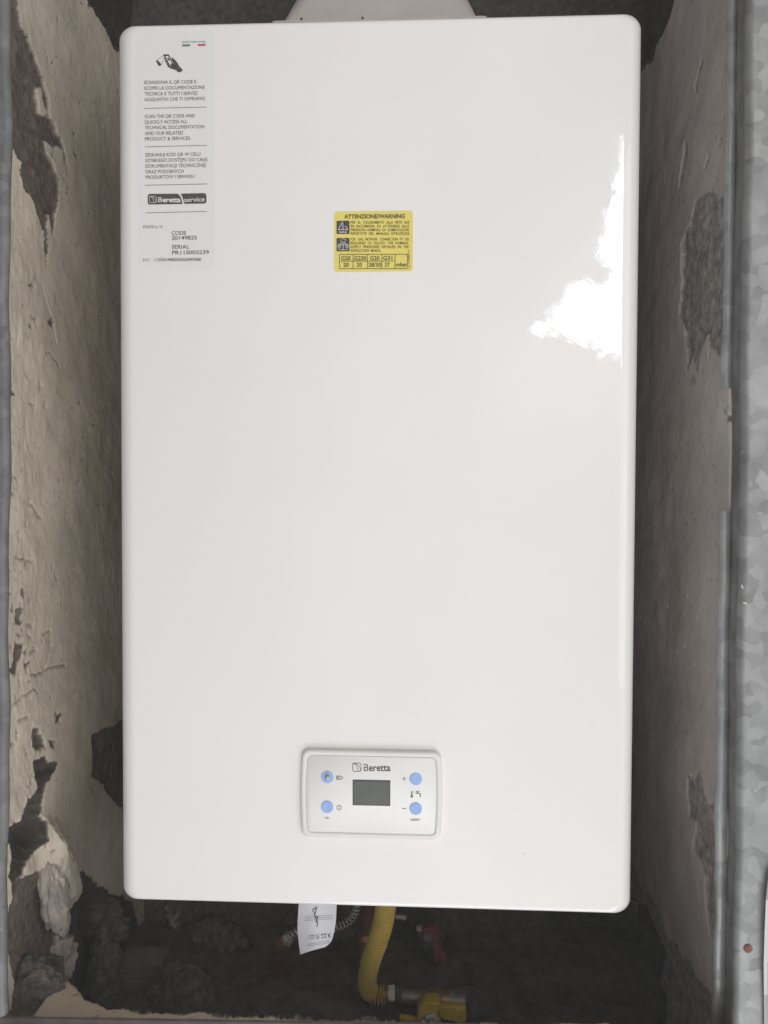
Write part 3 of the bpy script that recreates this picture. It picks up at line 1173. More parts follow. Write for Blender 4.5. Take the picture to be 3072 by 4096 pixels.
block(A, [('SCANSIONA IL QR CODE E', 320, 903, 1185, 889), ('SCOPRI LA DOCUMENTAZIONE', 320, 999, 1325, 980),
          ('TECNICA E TUTTI I SERVIZI', 330, 1093, 1205, 1079), ('AGGIUNTIVI CHE TI OFFRIAMO', 325, 1187, 1330, 1168)], cp)
block(A, [('SCAN THE QR CODE AND', 330, 1467, 1160, 1452), ('QUICKLY ACCESS ALL', 330, 1560, 1040, 1548), ('TECHNICAL DOCUMENTATION', 332, 1652, 1318, 1634),
          ('AND OUR RELATED', 335, 1747, 965, 1736), ('PRODUCT & SERVICES', 335, 1840, 1085, 1826)], cp)
block(B, [('ZESKANUJ KOD QR W CELU', 332, 194, 1240, 178), ('SZYBKIEGO DOSTĘPU DO CAŁEJ', 335, 285, 1350, 268),
          ('DOKUMENTACJI TECHNICZNEJ', 340, 377, 1322, 360), ('ORAZ PODOBNYCH', 340, 470, 965, 459), ('PRODUKTÓW I SERWISU', 342, 560, 1140, 543)], cp)
block(B, [('FONTE Lx 14', 303, 1368, 618, 1365)], 11)
block(B, [('CODE', 768, 1478, 1003, 1474), ('20149825', 770, 1558, 1180, 1552)], 15.2, 0.006)
block(B, [('SERIAL', 770, 1703, 1057, 1700), ('PR11S003239', 774, 1798, 1378, 1790)], 15.2, 0.006)
block(B, [('113201498259362497600', 490, 1908, 1250, 1902)], 11.5, 0.012)
block(A, [('quality made in Italy', 952, 216, 1338, 212)], 8.5, 0, mat='ink2')
block(B, [('P/C', 300, 1912, 412, 1910)], 11, 0, mat='ink2')
for f, x0, y0, x1, y1 in ((A, 318, 1306, 1355, 1283), (A, 335, 1943, 1357, 1918), (B, 332, 664, 1347, 642), (B, 340, 1116, 1345, 1092)):
    mb = MB()
    stroke(mb, [f(x0, y0), f(x1, y1)], 0.00034, YT)
    mb.build('dividing_line', M['ink2'], info, smooth=False)
mb = MB()
poly(mb, [A(952, 245), A(1083, 243), A(1083, 276), A(952, 279)], YT)
mb.build('flag_green_bar', M['green'], info, smooth=False)
mb = MB()
poly(mb, [A(1211, 238), A(1340, 236), A(1342, 268), A(1212, 271)], YT)
mb.build('flag_red_bar', M['red_ink'], info, smooth=False)
# pictogram: hand holding a phone in front of a card
mb = MB()
stroke(mb, [A(652, 422), A(722, 420), A(815, 592), A(748, 606), A(652, 422), A(700, 421)], 0.00075, YT)
poly(mb, [A(640, 412), A(730, 412), A(740, 432), A(655, 436)], YT)
poly(mb, [A(782, 456), A(838, 508), A(880, 558), (A(905, 610)), A(960, 662), A(948, 690), A(915, 706), A(880, 704), A(850, 672), A(820, 660), A(782, 652), A(742, 634), A(760, 615), A(800, 606), A(818, 588), A(812, 555), A(775, 490)], YT)
for c, r in (((665, 480), 3.2), ((686, 525), 4.6), ((708, 568), 4.8), ((730, 606), 5.2), ((786, 582), 6.0)):
    disc(mb, A(*c), r * MPX, YT - 0.00004, 14)
poly(mb, [A(515, 518), A(556, 513), A(612, 586), A(562, 602)], YT)
poly(mb, [A(700, 470), A(728, 468), A(750, 508), A(722, 512)], YT)
stroke(mb, [A(515, 518), A(645, 428)], 0.0002, YT)
stroke(mb, [A(604, 590), A(655, 470)], 0.0002, YT)
mb.build('hand_and_phone_pictogram', M['ink'], info, smooth=False)


def leaf_logo(mb, f, x0, y0, x1, y1, w, Y):
    """rounded square holding an arched leaf: three curved lines from the top left"""
    X = lambda u, v: f(x0 + (x1 - x0) * u, y0 + (y1 - y0) * v)
    ring = []
    for cx, cy, a0 in ((0.74, 0.26, -90), (0.76, 0.76, 0), (0.26, 0.76, 90), (0.12, 0.14, 180)):
        r = 0.24 if cx > 0.2 else 0.10
        for k in range(7):
            a = math.radians(a0 + 90 * k / 6)
            ring.append(X(cx + r * math.cos(a), cy + r * math.sin(a)))
    ring.append(ring[0])
    ring.append(ring[1])
    stroke(mb, ring, w, Y)
    for sx, ex, ey in ((0.14, 0.92, 0.92), (0.10, 0.62, 0.98)):
        pts_ = []
        for k in range(13):
            u = k / 12
            pts_.append(X(sx + (ex - sx) * math.sin(u * math.pi / 2), 0.10 + (ey - 0.10) * (1 - math.cos(u * math.pi / 2))))
        stroke(mb, pts_, w * 0.8, Y)
    return mb


def brand_word(mb, f, x0, x1, yb, cap, Y, bold):
    """the word with its open-backed capital B"""
    # B occupies the first 17 %
    L = x1 - x0
    b0, b1 = x0, x0 + 0.155 * L
    X = lambda u, v: f(b0 + (b1 - b0) * u, yb - capc * v)
    capc = cap
    w = 0.20 * (b1 - b0) / SCL[0] * MPX * 1.15
    stroke(mb, [X(-0.05, 0.93), X(0.62, 0.93), X(0.88, 0.86), X(0.93, 0.72), X(0.86, 0.58), X(0.62, 0.52), X(0.25, 0.52)], w, Y)
    stroke(mb, [X(0.62, 0.52), X(0.92, 0.44), X(0.98, 0.27), X(0.90, 0.12), X(0.64, 0.07), X(0.16, 0.07), X(0.14, 0.70)], w, Y - 0.00003)
    text(mb, 'eretta', f(x0 + 0.195 * L, yb), f(x1, yb), cap / SCL[0] * MPX, Y, bold)


SCL = [4.0975]
# service badge
mb = MB()
mid = [(875, 803), (908, 830), (930, 870), (945, 920), (958, 972)]
left_b = [(400, 975), (378, 955), (375, 830), (392, 812), (420, 806)]
poly(mb, [B(*p) for p in [(865, 803), (895, 826), (918, 866), (935, 920), (946, 970), (410, 979), (385, 970), (374, 945), (376, 835), (388, 812), (420, 804)]], YT)
poly(mb, [B(*p) for p in [(915, 801), (1295, 793), (1325, 802), (1336, 825), (1338, 930), (1325, 955), (1300, 963), (974, 968), (965, 920), (948, 868), (930, 826)]], YT)
mb.build('service_badge', M['ink'], info, smooth=False)
mb = MB()
YT2 = YT - 0.00012
leaf_logo(mb, B, 400, 840, 520, 950, 0.00026, YT2)
brand_word(mb, B, 545, 915, 940, 78, YT2, 0.028)
text(mb, 'service', B(975, 938), B(1308, 928), 74 / 4.0975 * MPX, YT2, 0.008)
mb.build('badge_lettering', M['sticker'], info, smooth=False)

# ---- yellow warning sticker
D = px2(4.1475, 1300, 820)
mb = MB()
tl, tr_, br_, bl_ = D(155, 100), D(1465, 108), D(1452, 1108), D(150, 1102)
sx0, sx1 = 0.5 * (tl[0] + bl_[0]), 0.5 * (tr_[0] + br_[0])
sz0, sz1 = 0.5 * (bl_[1] + br_[1]), 0.5 * (tl[1] + tr_[1])
mb.loft([[(x, y, z) for x, z in rrect((sx1 - sx0) / 2, (sz1 - sz0) / 2, 0.0022, cx=(sx0 + sx1) / 2, cz=(sz0 + sz1) / 2)] for y in (0.0002, YS)])
warn = mb.build('warning_sticker', M['yellow_label'], heater)
ink = MB()
line_text(D, 'ATTENZIONE/WARNING', 320, 228, 1325, 220, 15.5, ink, 0.03)


def spread(words_, x0, x1, yb, cap):
    """justified line"""
    ws = words_.split(' ')
    tot = sum(len(w) for w in ws)
    gap = 0.34 if len(ws) < 6 else 0.55
    avail = (x1 - x0)
    cw = avail / (tot + 1.1 * (len(ws) - 1))
    x = x0
    for w in ws:
        e = x + cw * len(w)
        line_text(D, w, x, yb, e - cw * 0.12, yb, cap, ink, 0.010)
        x = e + cw * 1.1


for s, yb, x1 in (('PER IL COLLEGAMENTO ALLA RETE GAS', 312, 1402), ('SI RACCOMANDA DI ATTENERSI ALLE', 375, 1398),
                  ('PRESSIONI NOMINALI DI ALIMENTAZIONE', 437, 1398), ('RIPORTATE NEL MANUALE ISTRUZIONI', 498, 1402),
                  ('FOR GAS NETWORK CONNECTION IT IS', 592, 1396), ('REQUIRED TO FOLLOW THE NOMINAL', 655, 1392),
                  ('SUPPLY PRESSURES DETAILED IN THE', 718, 1392), ('INSTRUCTION MANUAL', 780, 930)):
    spread(s, 425, x1, yb, 10.2)
ink.build('text_block', M['yellow_ink'], warn, smooth=False)
ink = MB()
# table
for pts_ in ([(237, 822), (1385, 820)], [(245, 935), (1160, 933)], [(245, 1058), (1365, 1056)], [(238, 822), (246, 1058)], [(468, 822), (466, 1058)], [(708, 822), (704, 1058)], [(946, 822), (942, 1058)],
             [(1166, 822), (1160, 1056)], [(1370, 820), (1365, 1056)]):
    stroke(ink, [D(*q) for q in pts_], 0.00038, YT)
for s, x0, x1, yb in (('G20', 265, 425, 918), ('G230', 482, 690, 918), ('G30', 748, 905, 918), ('G31', 964, 1118, 914), ('20', 306, 396, 1026), ('20', 526, 614, 1026), ('28/30', 722, 930, 1026), ('37', 990, 1076, 1026)):
    line_text(D, s, x0, yb, x1, yb, 15.5, ink, 0.02)
line_text(D, 'mbar', 1178, 1022, 1364, 1020, 15.0, ink, 0.02)
text(ink, 'cod. 20148825 R_0', D(1408, 1055), D(1400, 745), 5.5 * MPX, YT, 0.01)
ink.build('printed_table', M['yellow_ink'], warn, smooth=False)
mb = MB()
for (x0, y0, x1, y1) in ((192, 264, 408, 486), (192, 550, 408, 772)):
    a_, b_ = D(x0, y1), D(x1, y0)
    poly(mb, rrect((b_[0] - a_[0]) / 2, (b_[1] - a_[1]) / 2, 0.0007, cx=(a_[0] + b_[0]) / 2, cz=(a_[1] + b_[1]) / 2), YT)
mb.build('pictogram_square', M['ink'], warn, smooth=False)
mb = MB()
stroke(mb, [D(298, 280), D(378, 412), D(220, 412), D(298, 280), D(338, 346)], 0.00034, YT2)
stroke(mb, arc(D(297, 335), 0.0005, 0, 360, 16, 0.0012), 0.0002, YT2)
stroke(mb, arc(D(297, 388), 0.0004, 0, 360, 12), 0.0002, YT2)
text(mb, 'GAS', D(235, 470), D(360, 470), 8.5 * MPX, YT2, 0.01)
# reader with an open booklet
stroke(mb, [D(262, 580), D(285, 566), D(318, 566), D(342, 580), D(334, 620), D(270, 620), D(262, 580), D(285, 566)], 0.0003, YT2)
stroke(mb, [D(270, 608), D(280, 640), D(302, 658), D(326, 640), D(336, 608)], 0.0003, YT2)
stroke(mb, [D(302, 668), D(302, 752)], 0.0003, YT2)
stroke(mb, [D(302, 668), D(255, 652), D(238, 650), D(232, 735), D(302, 754), D(372, 735), D(366, 650), D(348, 652), D(302, 668)], 0.00028, YT2)
stroke(mb, arc(D(238, 684), 0.0010, 0, 360, 14), 0.0003, YT2)
stroke(mb, arc(D(366, 684), 0.0010, 0, 360, 14), 0.0003, YT2)
mb.build('pictogram_lines', M['sticker'], warn, smooth=False)

# ---- control panel
G = px2(2.676, 1180, 2960)
gl, gr_, gt, gb = G(64, 560)[0], G(1575, 560)[0], G(820, 98)[1], G(820, 1036)[1]
pcx, pcz = (gl + gr_) / 2, (gt + gb) / 2
phx, phz = (gr_ - gl) / 2 - 0.0012, (gt - gb) / 2


def pr(inset, y, r, bulge=0.0012):
    return [(x, y, z) for x, z in rrect(phx - inset, phz - inset, r, bulge=bulge, seg=8, cx=pcx, cz=pcz)]


mb = MB()
mb.loft([pr(-0.0002, 0.0004, 0.0054), pr(-0.0002, -0.0012, 0.0054), pr(0.0001, -0.0026, 0.0052), pr(0.0007, -0.0034, 0.0048), pr(0.0016, -0.0037, 0.0042), pr(0.0031, -0.0037, 0.0034), pr(0.0036, -0.0034, 0.0031), pr(0.0038, -0.0026, 0.0030)])
bez = mb.build('control_panel', M['bezel'], heater, angle=50)
mb = MB()
mb.loft([pr(0.0040, -0.0026, 0.0028), pr(0.0040, -0.0033, 0.0028), pr(0.0042, -0.0035, 0.0027)])
mb.build('face_plate', M['plate'], bez, angle=50)
YP = -0.0035
YK = YP - 0.00012
Gp = px2(2.676, 1180, 2960, YP)


def button(cx, cy, r):
    c = Gp(cx, cy)
    mb_ = MB()
    cyl(mb_, (c[0], YP + 0.0002, c[1]), (c[0], YP - 0.0006, c[1]), [(0, r), (0.6, r), (1, r * 0.95)], 36)
    return mb_.build('button', M['button'], bez), c


R_ = 67 / 2.676 * MPX
button(347, 397, R_)
c = Gp(350, 395)
mb = MB()
cyl(mb, (c[0], YP - 0.0005, c[1]), (c[0], YP - 0.0028, c[1]), [(0, 0.0018), (0.5, 0.0018), (0.8, 0.0013), (1, 0.0004)], 16)
mb.build('metal_stud', M['steel'], bez)
button(345, 716, R_)
button(1294, 417, R_)
button(1293, 735, R_)
# display
d0, d1 = Gp(617, 697), Gp(1021, 432)
mb = MB()
mb.box((d0[0], YP - 0.0002, d0[1]), (d1[0], YP + 0.0004, d1[1]))
disp = mb.build('display', M['lcd_edge'], bez)
d0, d1 = Gp(626, 688), Gp(1012, 444)
mb = MB()
mb.box((d0[0], YP - 0.0004, d0[1]), (d1[0], YP, d1[1]))
mb.build('screen', M['lcd'], disp)
# lettering
SCL = [2.676]
mb = MB()
leaf_logo(mb, Gp, 616, 244, 708, 336, 0.00042, YK)
brand_word(mb, Gp, 735, 1022, 332, 76, YK, 0.020)
mb.build('logo', M['ink'], bez, smooth=False)
def symbol(name, fn):
    m_ = MB()
    fn(m_)
    m_.build(name, M['ink2'], bez, smooth=False)


symbol('lettering', lambda m_: text(m_, 'OK', Gp(322, 843), Gp(366, 843), 7.5 * MPX, YK, 0.02))
symbol('lettering', lambda m_: text(m_, 'RESET', Gp(1238, 864), Gp(1340, 864), 8.2 * MPX, YK, 0.02))
symbol('plus_sign', lambda m_: (stroke(m_, [Gp(1148, 414), Gp(1192, 416)], 0.00045, YK), stroke(m_, [Gp(1170, 392), Gp(1169, 438)], 0.00045, YK - 0.00003)))
symbol('minus_sign', lambda m_: stroke(m_, [Gp(1150, 734), Gp(1190, 735)], 0.00055, YK))
symbol('battery_symbol', lambda m_: (stroke(m_, [Gp(486, 420), Gp(444, 420), Gp(444, 386), Gp(486, 386), Gp(508, 396), Gp(508, 410), Gp(486, 420), Gp(470, 420)], 0.0005, YK),
                                     stroke(m_, [Gp(452, 398), Gp(476, 398)], 0.00035, YK), stroke(m_, [Gp(452, 408), Gp(476, 408)], 0.00035, YK)))
c = Gp(473, 722)
symbol('power_symbol', lambda m_: (stroke(m_, arc(c, 24 / 2.676 * MPX, 118, 422, 26), 0.00046, YK), stroke(m_, [(c[0], c[1] + 0.0021), (c[0], c[1] + 0.0002)], 0.00046, YK)))
symbol('thermometer_symbol', lambda m_: (stroke(m_, [Gp(1250, 548), Gp(1250, 600)], 0.0009, YK), disc(m_, Gp(1250, 602), 0.00095, YK - 0.00003, 16),
                                         [stroke(m_, [Gp(1262, yy), Gp(1274, yy)], 0.0002, YK) for yy in (545, 557, 569)]))
symbol('tap_symbol', lambda m_: (stroke(m_, [Gp(1292, 548), Gp(1332, 548)], 0.00045, YK), stroke(m_, [Gp(1311, 548), Gp(1311, 566)], 0.00045, YK - 0.00003),
                                 stroke(m_, [Gp(1290, 569), Gp(1325, 569), Gp(1340, 578), Gp(1341, 610)], 0.0007, YK)))
# a speck of dirt and a hairline on the casing
c = a(2096, 3415)
mb = MB()
disc(mb, c, 0.0004, -0.00008, 8)
mb.build('paint_chip', M['ink2'], heater, smooth=False)

# =====================================================================================
# THINGS UNDER THE HEATER
# =====================================================================================
c7 = lambda x, y, Y: onY(1000 + x / 1.508, 3550 + y / 1.508, Y)

# yellow corrugated gas hose
hp = [c7(822, 20, 0.075), c7(818, 110, 0.08), c7(800, 220, 0.085), c7(768, 330, 0.09), c7(732, 430, 0.10), c7(712, 515, 0.11), c7(706, 580, 0.115), c7(728, 632, 0.12), c7(775, 648, 0.12), c7(815, 646, 0.12)]
path, L = smooth_path(hp, 900)
pitch = 0.0025
nper = L / pitch


def hose_r(i):
    s = i / 899
    ph = (s * nper) % 1.0
    base = 0.0079 + 0.0006 * (1 - s)
    fade = min(1, 0.35 + s * 1.6)
    e = base - 0.0032 * fade * (0.5 + 0.5 * math.cos(2 * math.pi * ph)) ** 2.5
    return e


mb = MB()
tube(mb, path, hose_r, 28)
hose = mb.build('gas_hose', M['yellow_hose'], angle=80)
tag(hose, 'yellow corrugated gas hose bending from the heater down to the valve', 'hose')

# gas line: nut, nipple, valve, pipe
gv = empty('gas_valve', c7(1100, 660, 0.12), 'gas valve with yellow butterfly handle on a zinc pipe', 'valve')
ax = lambda x, y: c7(x, y, 0.12)
mb = MB()
cyl(mb, ax(808, 645), ax(836, 642), [(0, 0.0066), (0.2, 0.0072), (1, 0.0072)], 24)
mb.build('ferrule', M['brass'], gv)
mb = MB()
cyl(mb, ax(834, 641), ax(876, 639), [(0, 0.0060), (0.12, 0.0066), (0.88, 0.0066), (1, 0.0060)], 6)
mb.build('nut', M['bare'], gv, angle=20)
mb = MB()
cyl(mb, ax(876, 640), ax(916, 645), [(0, 0.0058), (0.2, 0.0052), (0.4, 0.0058), (0.6, 0.0052), (0.8, 0.0058), (1, 0.0052)], 20)
mb.build('nipple', M['dullpipe'], gv)
mb = MB()
cyl(mb, ax(914, 656), ax(1050, 668), [(0, 0.0056), (0.05, 0.0062), (0.5, 0.0060), (1, 0.0060)], 24)
mb.build('inlet_pipe', M['pipe'], gv)
mb = MB()
cyl(mb, ax(1040, 668), ax(1200, 682), [(0, 0.0080), (0.12, 0.0092), (0.3, 0.0092), (0.34, 0.0105), (0.66, 0.0105), (0.7, 0.0085), (1, 0.0085)], 24)
mb.build('valve_body', M['brass'], gv, angle=30)
mb = MB()
cyl(mb, ax(1195, 684), ax(1298, 692), [(0, 0.0082), (0.06, 0.0088), (0.9, 0.0086), (1, 0.0078)], 24)
mb.build('outlet_pipe', M['pipe'], gv)
ep, _ = smooth_path([ax(1292, 692), c7(1360, 700, 0.13), c7(1440, 735, 0.14), c7(1490, 810, 0.15), c7(1500, 900, 0.155)], 60)
mb = MB()
tube(mb, ep, lambda i: 0.0105 + (0.0014 if i < 8 or i > 50 else 0) + 0.0002 * math.sin(i), 24)
mb.build('elbow', M['dullpipe'], gv)
# handle: domed hub with two wings, seen from the front/above, in front of the body
YH = 0.098
H = lambda x, y, dy=0.0: c7(x, y, YH + dy)


def slab(mb, pts, dy0, dy1, bev=0.0008):
    """extruded outline (photo crop points) from YH+dy0 (front) to YH+dy1"""
    P = [H(x, y) for x, y in pts]
    c_ = sum(P, Vector()) / len(P)

    def ring(y, ins):
        return [(p.x + (c_.x - p.x) * ins, y, p.z + (c_.z - p.z) * ins) for p in P]
    mb.loft([ring(YH + dy0, 0.10), ring(YH + dy0 + bev * 0.4, 0.035), ring(YH + dy0 + bev * 1.4, 0), ring(YH + dy1 - bev, 0), ring(YH + dy1, 0.05)])


handle_pts = [(1005, 770), (1010, 735), (1025, 705), (1055, 682), (1095, 676), (1140, 684), (1146, 705), (1132, 735), (1140, 768), (1152, 800), (1150, 870), (1010, 870)]
mb = MB()
slab(mb, handle_pts, -0.004, 0.010, 0.0018)
hd = mb.build('handle', M['yellow_paint'], gv, angle=40)
mb = MB()
slab(mb, [(1128, 712), (1160, 704), (1296, 712), (1304, 722), (1304, 796), (1296, 812), (1270, 806), (1240, 800), (1210, 790), (1180, 780), (1158, 778), (1140, 768)], -0.003, 0.004, 0.0012)
mb.build('handle_wing', M['yellow_paint'], hd, angle=40)
mb = MB()
slab(mb, [(902, 778), (960, 786), (1012, 796), (1020, 870), (902, 870)], -0.001, 0.004, 0.0012)
mb.build('handle_wing', M['yellow_paint'], hd, angle=40)
for k in range(5):
    p = H(1178 + k * 24, 790 + k * 4, -0.0030)
    mb = MB()
    cyl(mb, p, p + Vector((0, -0.0012, 0)), [(0, 0.0012), (0.6, 0.0012), (1, 0.0007)], 8)
    mb.build('grip_tooth', M['yellow_paint'], hd)
p = H(1092, 792, -0.004)
mb = MB()
cyl(mb, p, p + Vector((0, -0.0045, 0)), [(0, 0.0062), (0.7, 0.0062), (0.85, 0.0054), (1, 0.0050)], 6)
mb.build('spindle_nut', M['steel'], hd, angle=20)
mb = MB()
cyl(mb, p + Vector((0, -0.0042, 0)), p + Vector((0, -0.0070, 0)), [(0, 0.0028), (0.8, 0.0028), (1, 0.0018)], 14)
mb.build('spindle', M['pipe'], hd)

# spiral steel cable behind the leaflet
cp_, L = smooth_path([c7(645, 40, 0.15), c7(645, 110, 0.15), c7(628, 160, 0.15), c7(595, 202, 0.15), c7(545, 232, 0.15), c7(480, 246, 0.15), c7(400, 240, 0.15), c7(320, 248, 0.15), c7(270, 272, 0.15), c7(238, 296, 0.15)], 1500)
F = frames(cp_)
turns = L / 0.0034
hel = []
for i, (p, (tt, n, b)) in enumerate(zip(cp_, F)):
    an = 2 * math.pi * turns * i / 1499
    hel.append(p + n * 0.0031 * math.cos(an) + b * 0.0031 * math.sin(an))
mb = MB()
tube(mb, hel, 0.00075, 6)
tag(mb.build('spiral_cable', M['steel'], angle=80), 'thin spiral metal conduit arching behind the white leaflet', 'cable')
wf = empty('water_fitting', c7(215, 330, 0.155), 'small copper pipe fitting at the left end of the spiral conduit', 'fitting')
mb = MB()
cyl(mb, c7(242, 292, 0.15), c7(205, 335, 0.155), [(0, 0.004), (0.2, 0.0058), (0.9, 0.0058), (1, 0.005)], 6)
mb.build('nut', M['steel'], wf, angle=20)
mb = MB()
tube(mb, smooth_path([c7(215, 325, 0.155), c7(195, 350, 0.155), c7(182, 385, 0.16), c7(178, 440, 0.165), c7(182, 520, 0.17)], 40)[0], lambda i: 0.0082 - (0.0018 if i > 8 else 0), 20)
mb.build('copper_tail', M['copper'], wf)

# leaflet


def sheetY(x, y):
    u = (x - 300) / 220.0
    v = (y - 60) / 340.0
    return 0.036 - 0.006 * math.sin(u * math.pi) * (0.5 + 0.5 * v) - 0.008 * v * v + 0.003 * u


LE = lambda v: 300 - 14 * math.sin(min(1, v) * math.pi * 0.75) + 14 * max(0, v - 0.6) / 0.4
RE = lambda v: 526 - 14 * v - 34 * max(0, (v - 0.45) / 0.55) ** 2 - 26 * max(0, (v - 0.86) / 0.14) ** 2


def sheet_pt(u, v, dy=0.0):
    xl, xr = LE(v), RE(v)
    x = xl + (xr - xl) * u
    yb_ = 406 - 46 * u ** 0.8
    y = 30 + (yb_ - 30) * v
    p = c7(x, y, sheetY(x, y) + dy)
    return (p.x, p.y, p.z)


mb = MB()
nu, nv = 20, 26
fr_ = [[sheet_pt(i / nu, j / nv) for i in range(nu + 1)] for j in range(nv + 1)]
bk_ = [[sheet_pt(i / nu, j / nv, 0.0003) for i in range(nu + 1)] for j in range(nv + 1)]
mb.grid(fr_)
mb.grid(bk_)
leaf = mb.build('paper_leaflet', M['paper'], angle=80)
tag(leaf, 'curled white printed leaflet hanging under the heater', 'leaflet')


def sheet_stroke(mb, pts, w):
    """marks given in crop pixels, laid on the curved sheet"""
    for (x0, y0), (x1, y1) in zip(pts, pts[1:]):
        n = max(1, int(math.hypot(x1 - x0, y1 - y0) / 8))
        for k in range(n):
            ax_, ay_ = x0 + (x1 - x0) * k / n, y0 + (y1 - y0) * k / n
            bx_, by_ = x0 + (x1 - x0) * (k + 1) / n, y0 + (y1 - y0) * (k + 1) / n
            d = math.hypot(bx_ - ax_, by_ - ay_) or 1
            nx_, ny_ = -(by_ - ay_) / d * w / 2, (bx_ - ax_) / d * w / 2
            q = []
            for xx, yy in ((ax_ + nx_, ay_ + ny_), (bx_ + nx_, by_ + ny_), (bx_ - nx_, by_ - ny_), (ax_ - nx_, ay_ - ny_)):
                p_ = c7(xx, yy, sheetY(xx, yy) - 0.0005)
                q.append(tuple(p_))
            mb.add(q, [(0, 1, 2, 3)])


mb = MB()
sheet_stroke(mb, [(378, 134), (392, 128), (402, 116), (396, 150), (388, 168), (400, 190), (408, 214), (404, 236)], 5)
sheet_stroke(mb, [(376, 140), (388, 152), (394, 178), (412, 176), (402, 198), (396, 206), (410, 212)], 4)
for x0, x1, yy in ((366, 384, 298), (402, 414, 300)):
    sheet_stroke(mb, [(x0, yy - 8), (x1, yy - 9), (x1, yy + 8), (x0, yy + 9), (x0, yy - 8)], 2.5)
for x0, yy in ((436, 286), (452, 284), (438, 302), (454, 300)):
    sheet_stroke(mb, [(x0 - 5, yy), (x0 + 5, yy - 1)], 7)
sheet_stroke(mb, [(486, 280), (476, 282), (471, 290), (476, 298), (486, 298)], 4)
sheet_stroke(mb, [(473, 290), (483, 289)], 3)
mb.build('printed_marks', M['ink'], leaf, smooth=False)
mb = MB()
for y0, y1 in ((190, 178), (200, 188), (178, 166)):
    sheet_stroke(mb, [(330, y0), (500, y1)], 1.6)
sheet_stroke(mb, [(352, 342), (478, 322), (480, 334), (356, 352), (352, 342)], 1.8)
sheet_stroke(mb, [(352, 318), (352, 292), (470, 276)], 1.4)
mb.build('ruled_lines', M['ink2'], leaf, smooth=False)

# bolt sticking out of the back wall, right of the hose
mb = MB()
p0, p1 = c7(884, 177, 0.155), c7(940, 181, 0.152)
n = 28
tube(mb, [p0.lerp(p1, k / n) for k in range(n + 1)], lambda i: 0.0022 - 0.0004 * (i % 2), 12)
tag(mb.build('threaded_bolt', M['steel'], angle=80), 'thin steel threaded bolt just right of the yellow hose top', 'bolt')

# red-handled stop valve
rv = empty('water_valve', c7(1080, 300, 0.19), 'grimy water stop valve with red lever, right of the hose', 'valve')
mb = MB()
cyl(mb, c7(1070, 200, 0.20), c7(1100, 330, 0.20), [(0, 0.010), (0.3, 0.010), (0.35, 0.013), (0.8, 0.013), (1, 0.010)], 20)
mb.build('valve_body', M['dullpipe'], rv)


def red_slab(pts, Yc, th):
    P = [c7(x, y, Yc) for x, y in pts]
    c_ = sum(P, Vector()) / len(P)
    mb_ = MB()
    f_ = lambda y, k: [(p_.x + (c_.x - p_.x) * k, y, p_.z + (c_.z - p_.z) * k) for p_ in P]
    mb_.loft([f_(Yc - th, 0.14), f_(Yc - th * 0.6, 0.02), f_(Yc, 0), f_(Yc + th, 0)])
    return mb_


lv = red_slab([(1006, 252), (1020, 232), (1075, 226), (1130, 232), (1146, 262), (1128, 300), (1092, 322), (1050, 332), (1026, 312)], 0.185, 0.004).build('lever', M['red'], rv)
red_slab([(1100, 330), (1150, 326), (1176, 380), (1190, 440), (1180, 474), (1150, 482), (1112, 450), (1100, 390)], 0.188, 0.004).build('lever_grip', M['red'], lv)
mb = MB()
p = c7(1070, 284, 0.181)
cyl(mb, p, p + Vector((0, -0.006, 0)), [(0, 0.0045), (0.8, 0.0045), (1, 0.0035)], 6)
mb.build('spindle_nut', M['pipe'], lv, angle=20)
mb = MB()
p = c7(1020, 240, 0.182)
cyl(mb, p, p + Vector((0, -0.004, 0)), [(0, 0.0028), (1, 0.0022)], 10)
mb.build('screw', M['steel'], rv)
mb = MB()
tube(mb, smooth_path([c7(1100, 320, 0.205), c7(1125, 420, 0.21), c7(1150, 560, 0.21), c7(1160, 700, 0.215), c7(1160, 900, 0.215)], 30)[0], 0.009, 16)
mb.build('pipe', M['dullpipe'], rv)

# ridged hollow bricks at the back of the pit


def ridged(fx0, fy0, fx1, fy1, Y, label, n):
    a_, b_ = onY(fx0, fy1, Y), onY(fx1, fy0, Y)
    prof = []
    z0, z1 = a_.z, b_.z
    for k in range(n):
        za, zb = z0 + (z1 - z0) * k / n, z0 + (z1 - z0) * (k + 1) / n
        prof += [(Y + 0.003, za), (Y, za + (zb - za) * 0.15), (Y, za + (zb - za) * 0.75), (Y + 0.003, za + (zb - za) * 0.9)]
    prof += [(Y + 0.025, z1), (Y + 0.025, z0)]
    mb_ = MB()
    mb_.loft([[(x, y, z) for y, z in prof] for x in (a_.x, a_.x + (b_.x - a_.x) * 0.5, b_.x)])
    o = mb_.build('hollow_brick', M['brick'], angle=25)
    return tag(o, label, 'brick', 'hollow bricks behind the broken plaster')


q = lambda x, y: (x / 1.508, 2900 + y / 1.508)
x0, y0 = q(385, 1300)
x1, y1 = q(545, 1760)
ridged(x0, y0, x1, y1, 0.155, 'ridged dark hollow brick nearest the left wall', 13)
x0, y0 = q(700, 1440)
x1, y1 = q(975, 1800)
ridged(x0, y0, x1, y1, 0.150, 'ridged dark hollow brick between two mortar lumps', 11)


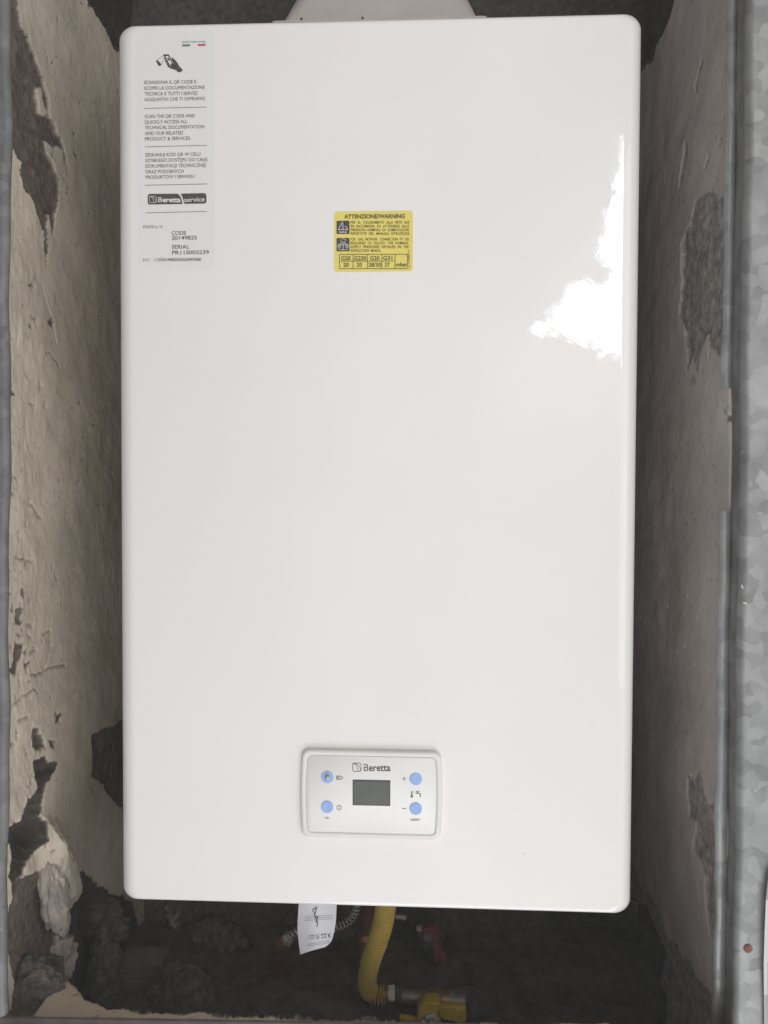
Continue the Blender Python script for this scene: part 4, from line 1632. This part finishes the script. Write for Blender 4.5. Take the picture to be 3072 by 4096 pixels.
def lump(fx, fy, Y, rx, ry, rz, mat, label, seed, rot=0.0):
    import bmesh
    from mathutils import noise
    bm = bmesh.new()
    bmesh.ops.create_icosphere(bm, subdivisions=5, radius=1.0)
    c_ = onY(fx, fy, Y)
    for v in bm.verts:
        d = v.co.copy()
        k = 1 + 0.30 * noise.noise(d * 1.3 + Vector((seed, 0, 0))) + 0.16 * noise.noise(d * 3.7 + Vector((0, seed, 0))) + 0.08 * noise.noise(d * 9 + Vector((0, 0, seed))) + 0.06 * abs(noise.noise(d * 17 + Vector((seed, seed, 0)))) + 0.03 * noise.noise(d * 34)
        w = Vector((d.x * rx, d.y * ry, d.z * rz)) * k
        v.co = Matrix.Rotation(rot, 3, 'Y') @ w + c_
    for f in bm.faces:
        f.smooth = True
    me = bpy.data.meshes.new('mortar_lump')
    bm.to_mesh(me)
    bm.free()
    me.materials.append(mat)
    o = bpy.data.objects.new('mortar_lump', me)
    COL.objects.link(o)
    return tag(o, label, 'mortar', 'mortar lumps in the broken recess')


x, y = q(612, 1560)
lump(x, y, 0.135, 0.015, 0.014, 0.046, M['lump'], 'tall smooth grey mortar lump between the two ridged bricks', 1, 0.05)
x, y = q(1085, 1640)
lump(x, y, 0.14, 0.027, 0.018, 0.032, M['lump'], 'dark grey mortar lump right of the second ridged brick', 2, 0.2)
x, y = q(520, 1180)
lump(x, y, 0.17, 0.038, 0.02, 0.024, M['lump'], 'wide dark mortar lump below the heater left corner', 3, -0.1)
x, y = q(180, 1590)
lump(x, y, 0.012, 0.022, 0.013, 0.020, M['lump'], 'grey stony mortar lump in the bottom left corner', 4, 0.2)
x, y = q(330, 1430)
lump(x, y, 0.075, 0.014, 0.014, 0.022, M['lump_pale'], 'pale mortar lump above the beige floor lip', 5, 0.3)
x, y = q(330, 1000)
lump(x, y, 0.048, 0.010, 0.013, 0.034, M['lump_pale'], 'pale lumpy mortar run on the lower left wall', 7, -0.12)
x, y = q(1330, 1300)
lump(x, y, 0.235, 0.030, 0.016, 0.018, M['lump'], 'dusty mortar lump on the back wall left of the leaflet', 8, 0.4)

# dull pipe rising behind the yellow hose
mb = MB()
tube(mb, smooth_path([c7(716, 60, 0.17), c7(706, 220, 0.17), c7(690, 360, 0.17), c7(668, 480, 0.175), c7(655, 620, 0.18), c7(650, 860, 0.19)], 60)[0], lambda i: 0.0075 + (0.0025 if 14 < i < 20 else 0), 18)
tag(mb.build('copper_pipe', M['copper'], angle=50), 'dull brown copper pipe just left of the yellow hose', 'pipe')

# thin scattering volume added to imitate the milky veil of lens glare
hz = MB()
hz.box((-0.46, -0.62, -0.70), (0.46, 0.33, 0.72))
hm, ht, hb = new_mat('glare_veil')
ht.nodes.remove(hb)
pv = ht.nodes.new('ShaderNodeVolumePrincipled')
pv.inputs['Color'].default_value = (0.97, 0.97, 0.96, 1)
pv.inputs['Density'].default_value = 0.05
ht.links.new(pv.outputs[0], ht.nodes['Material Output'].inputs['Volume'])
tag(hz.build('glare_veil', hm, smooth=False), kind='stuff')
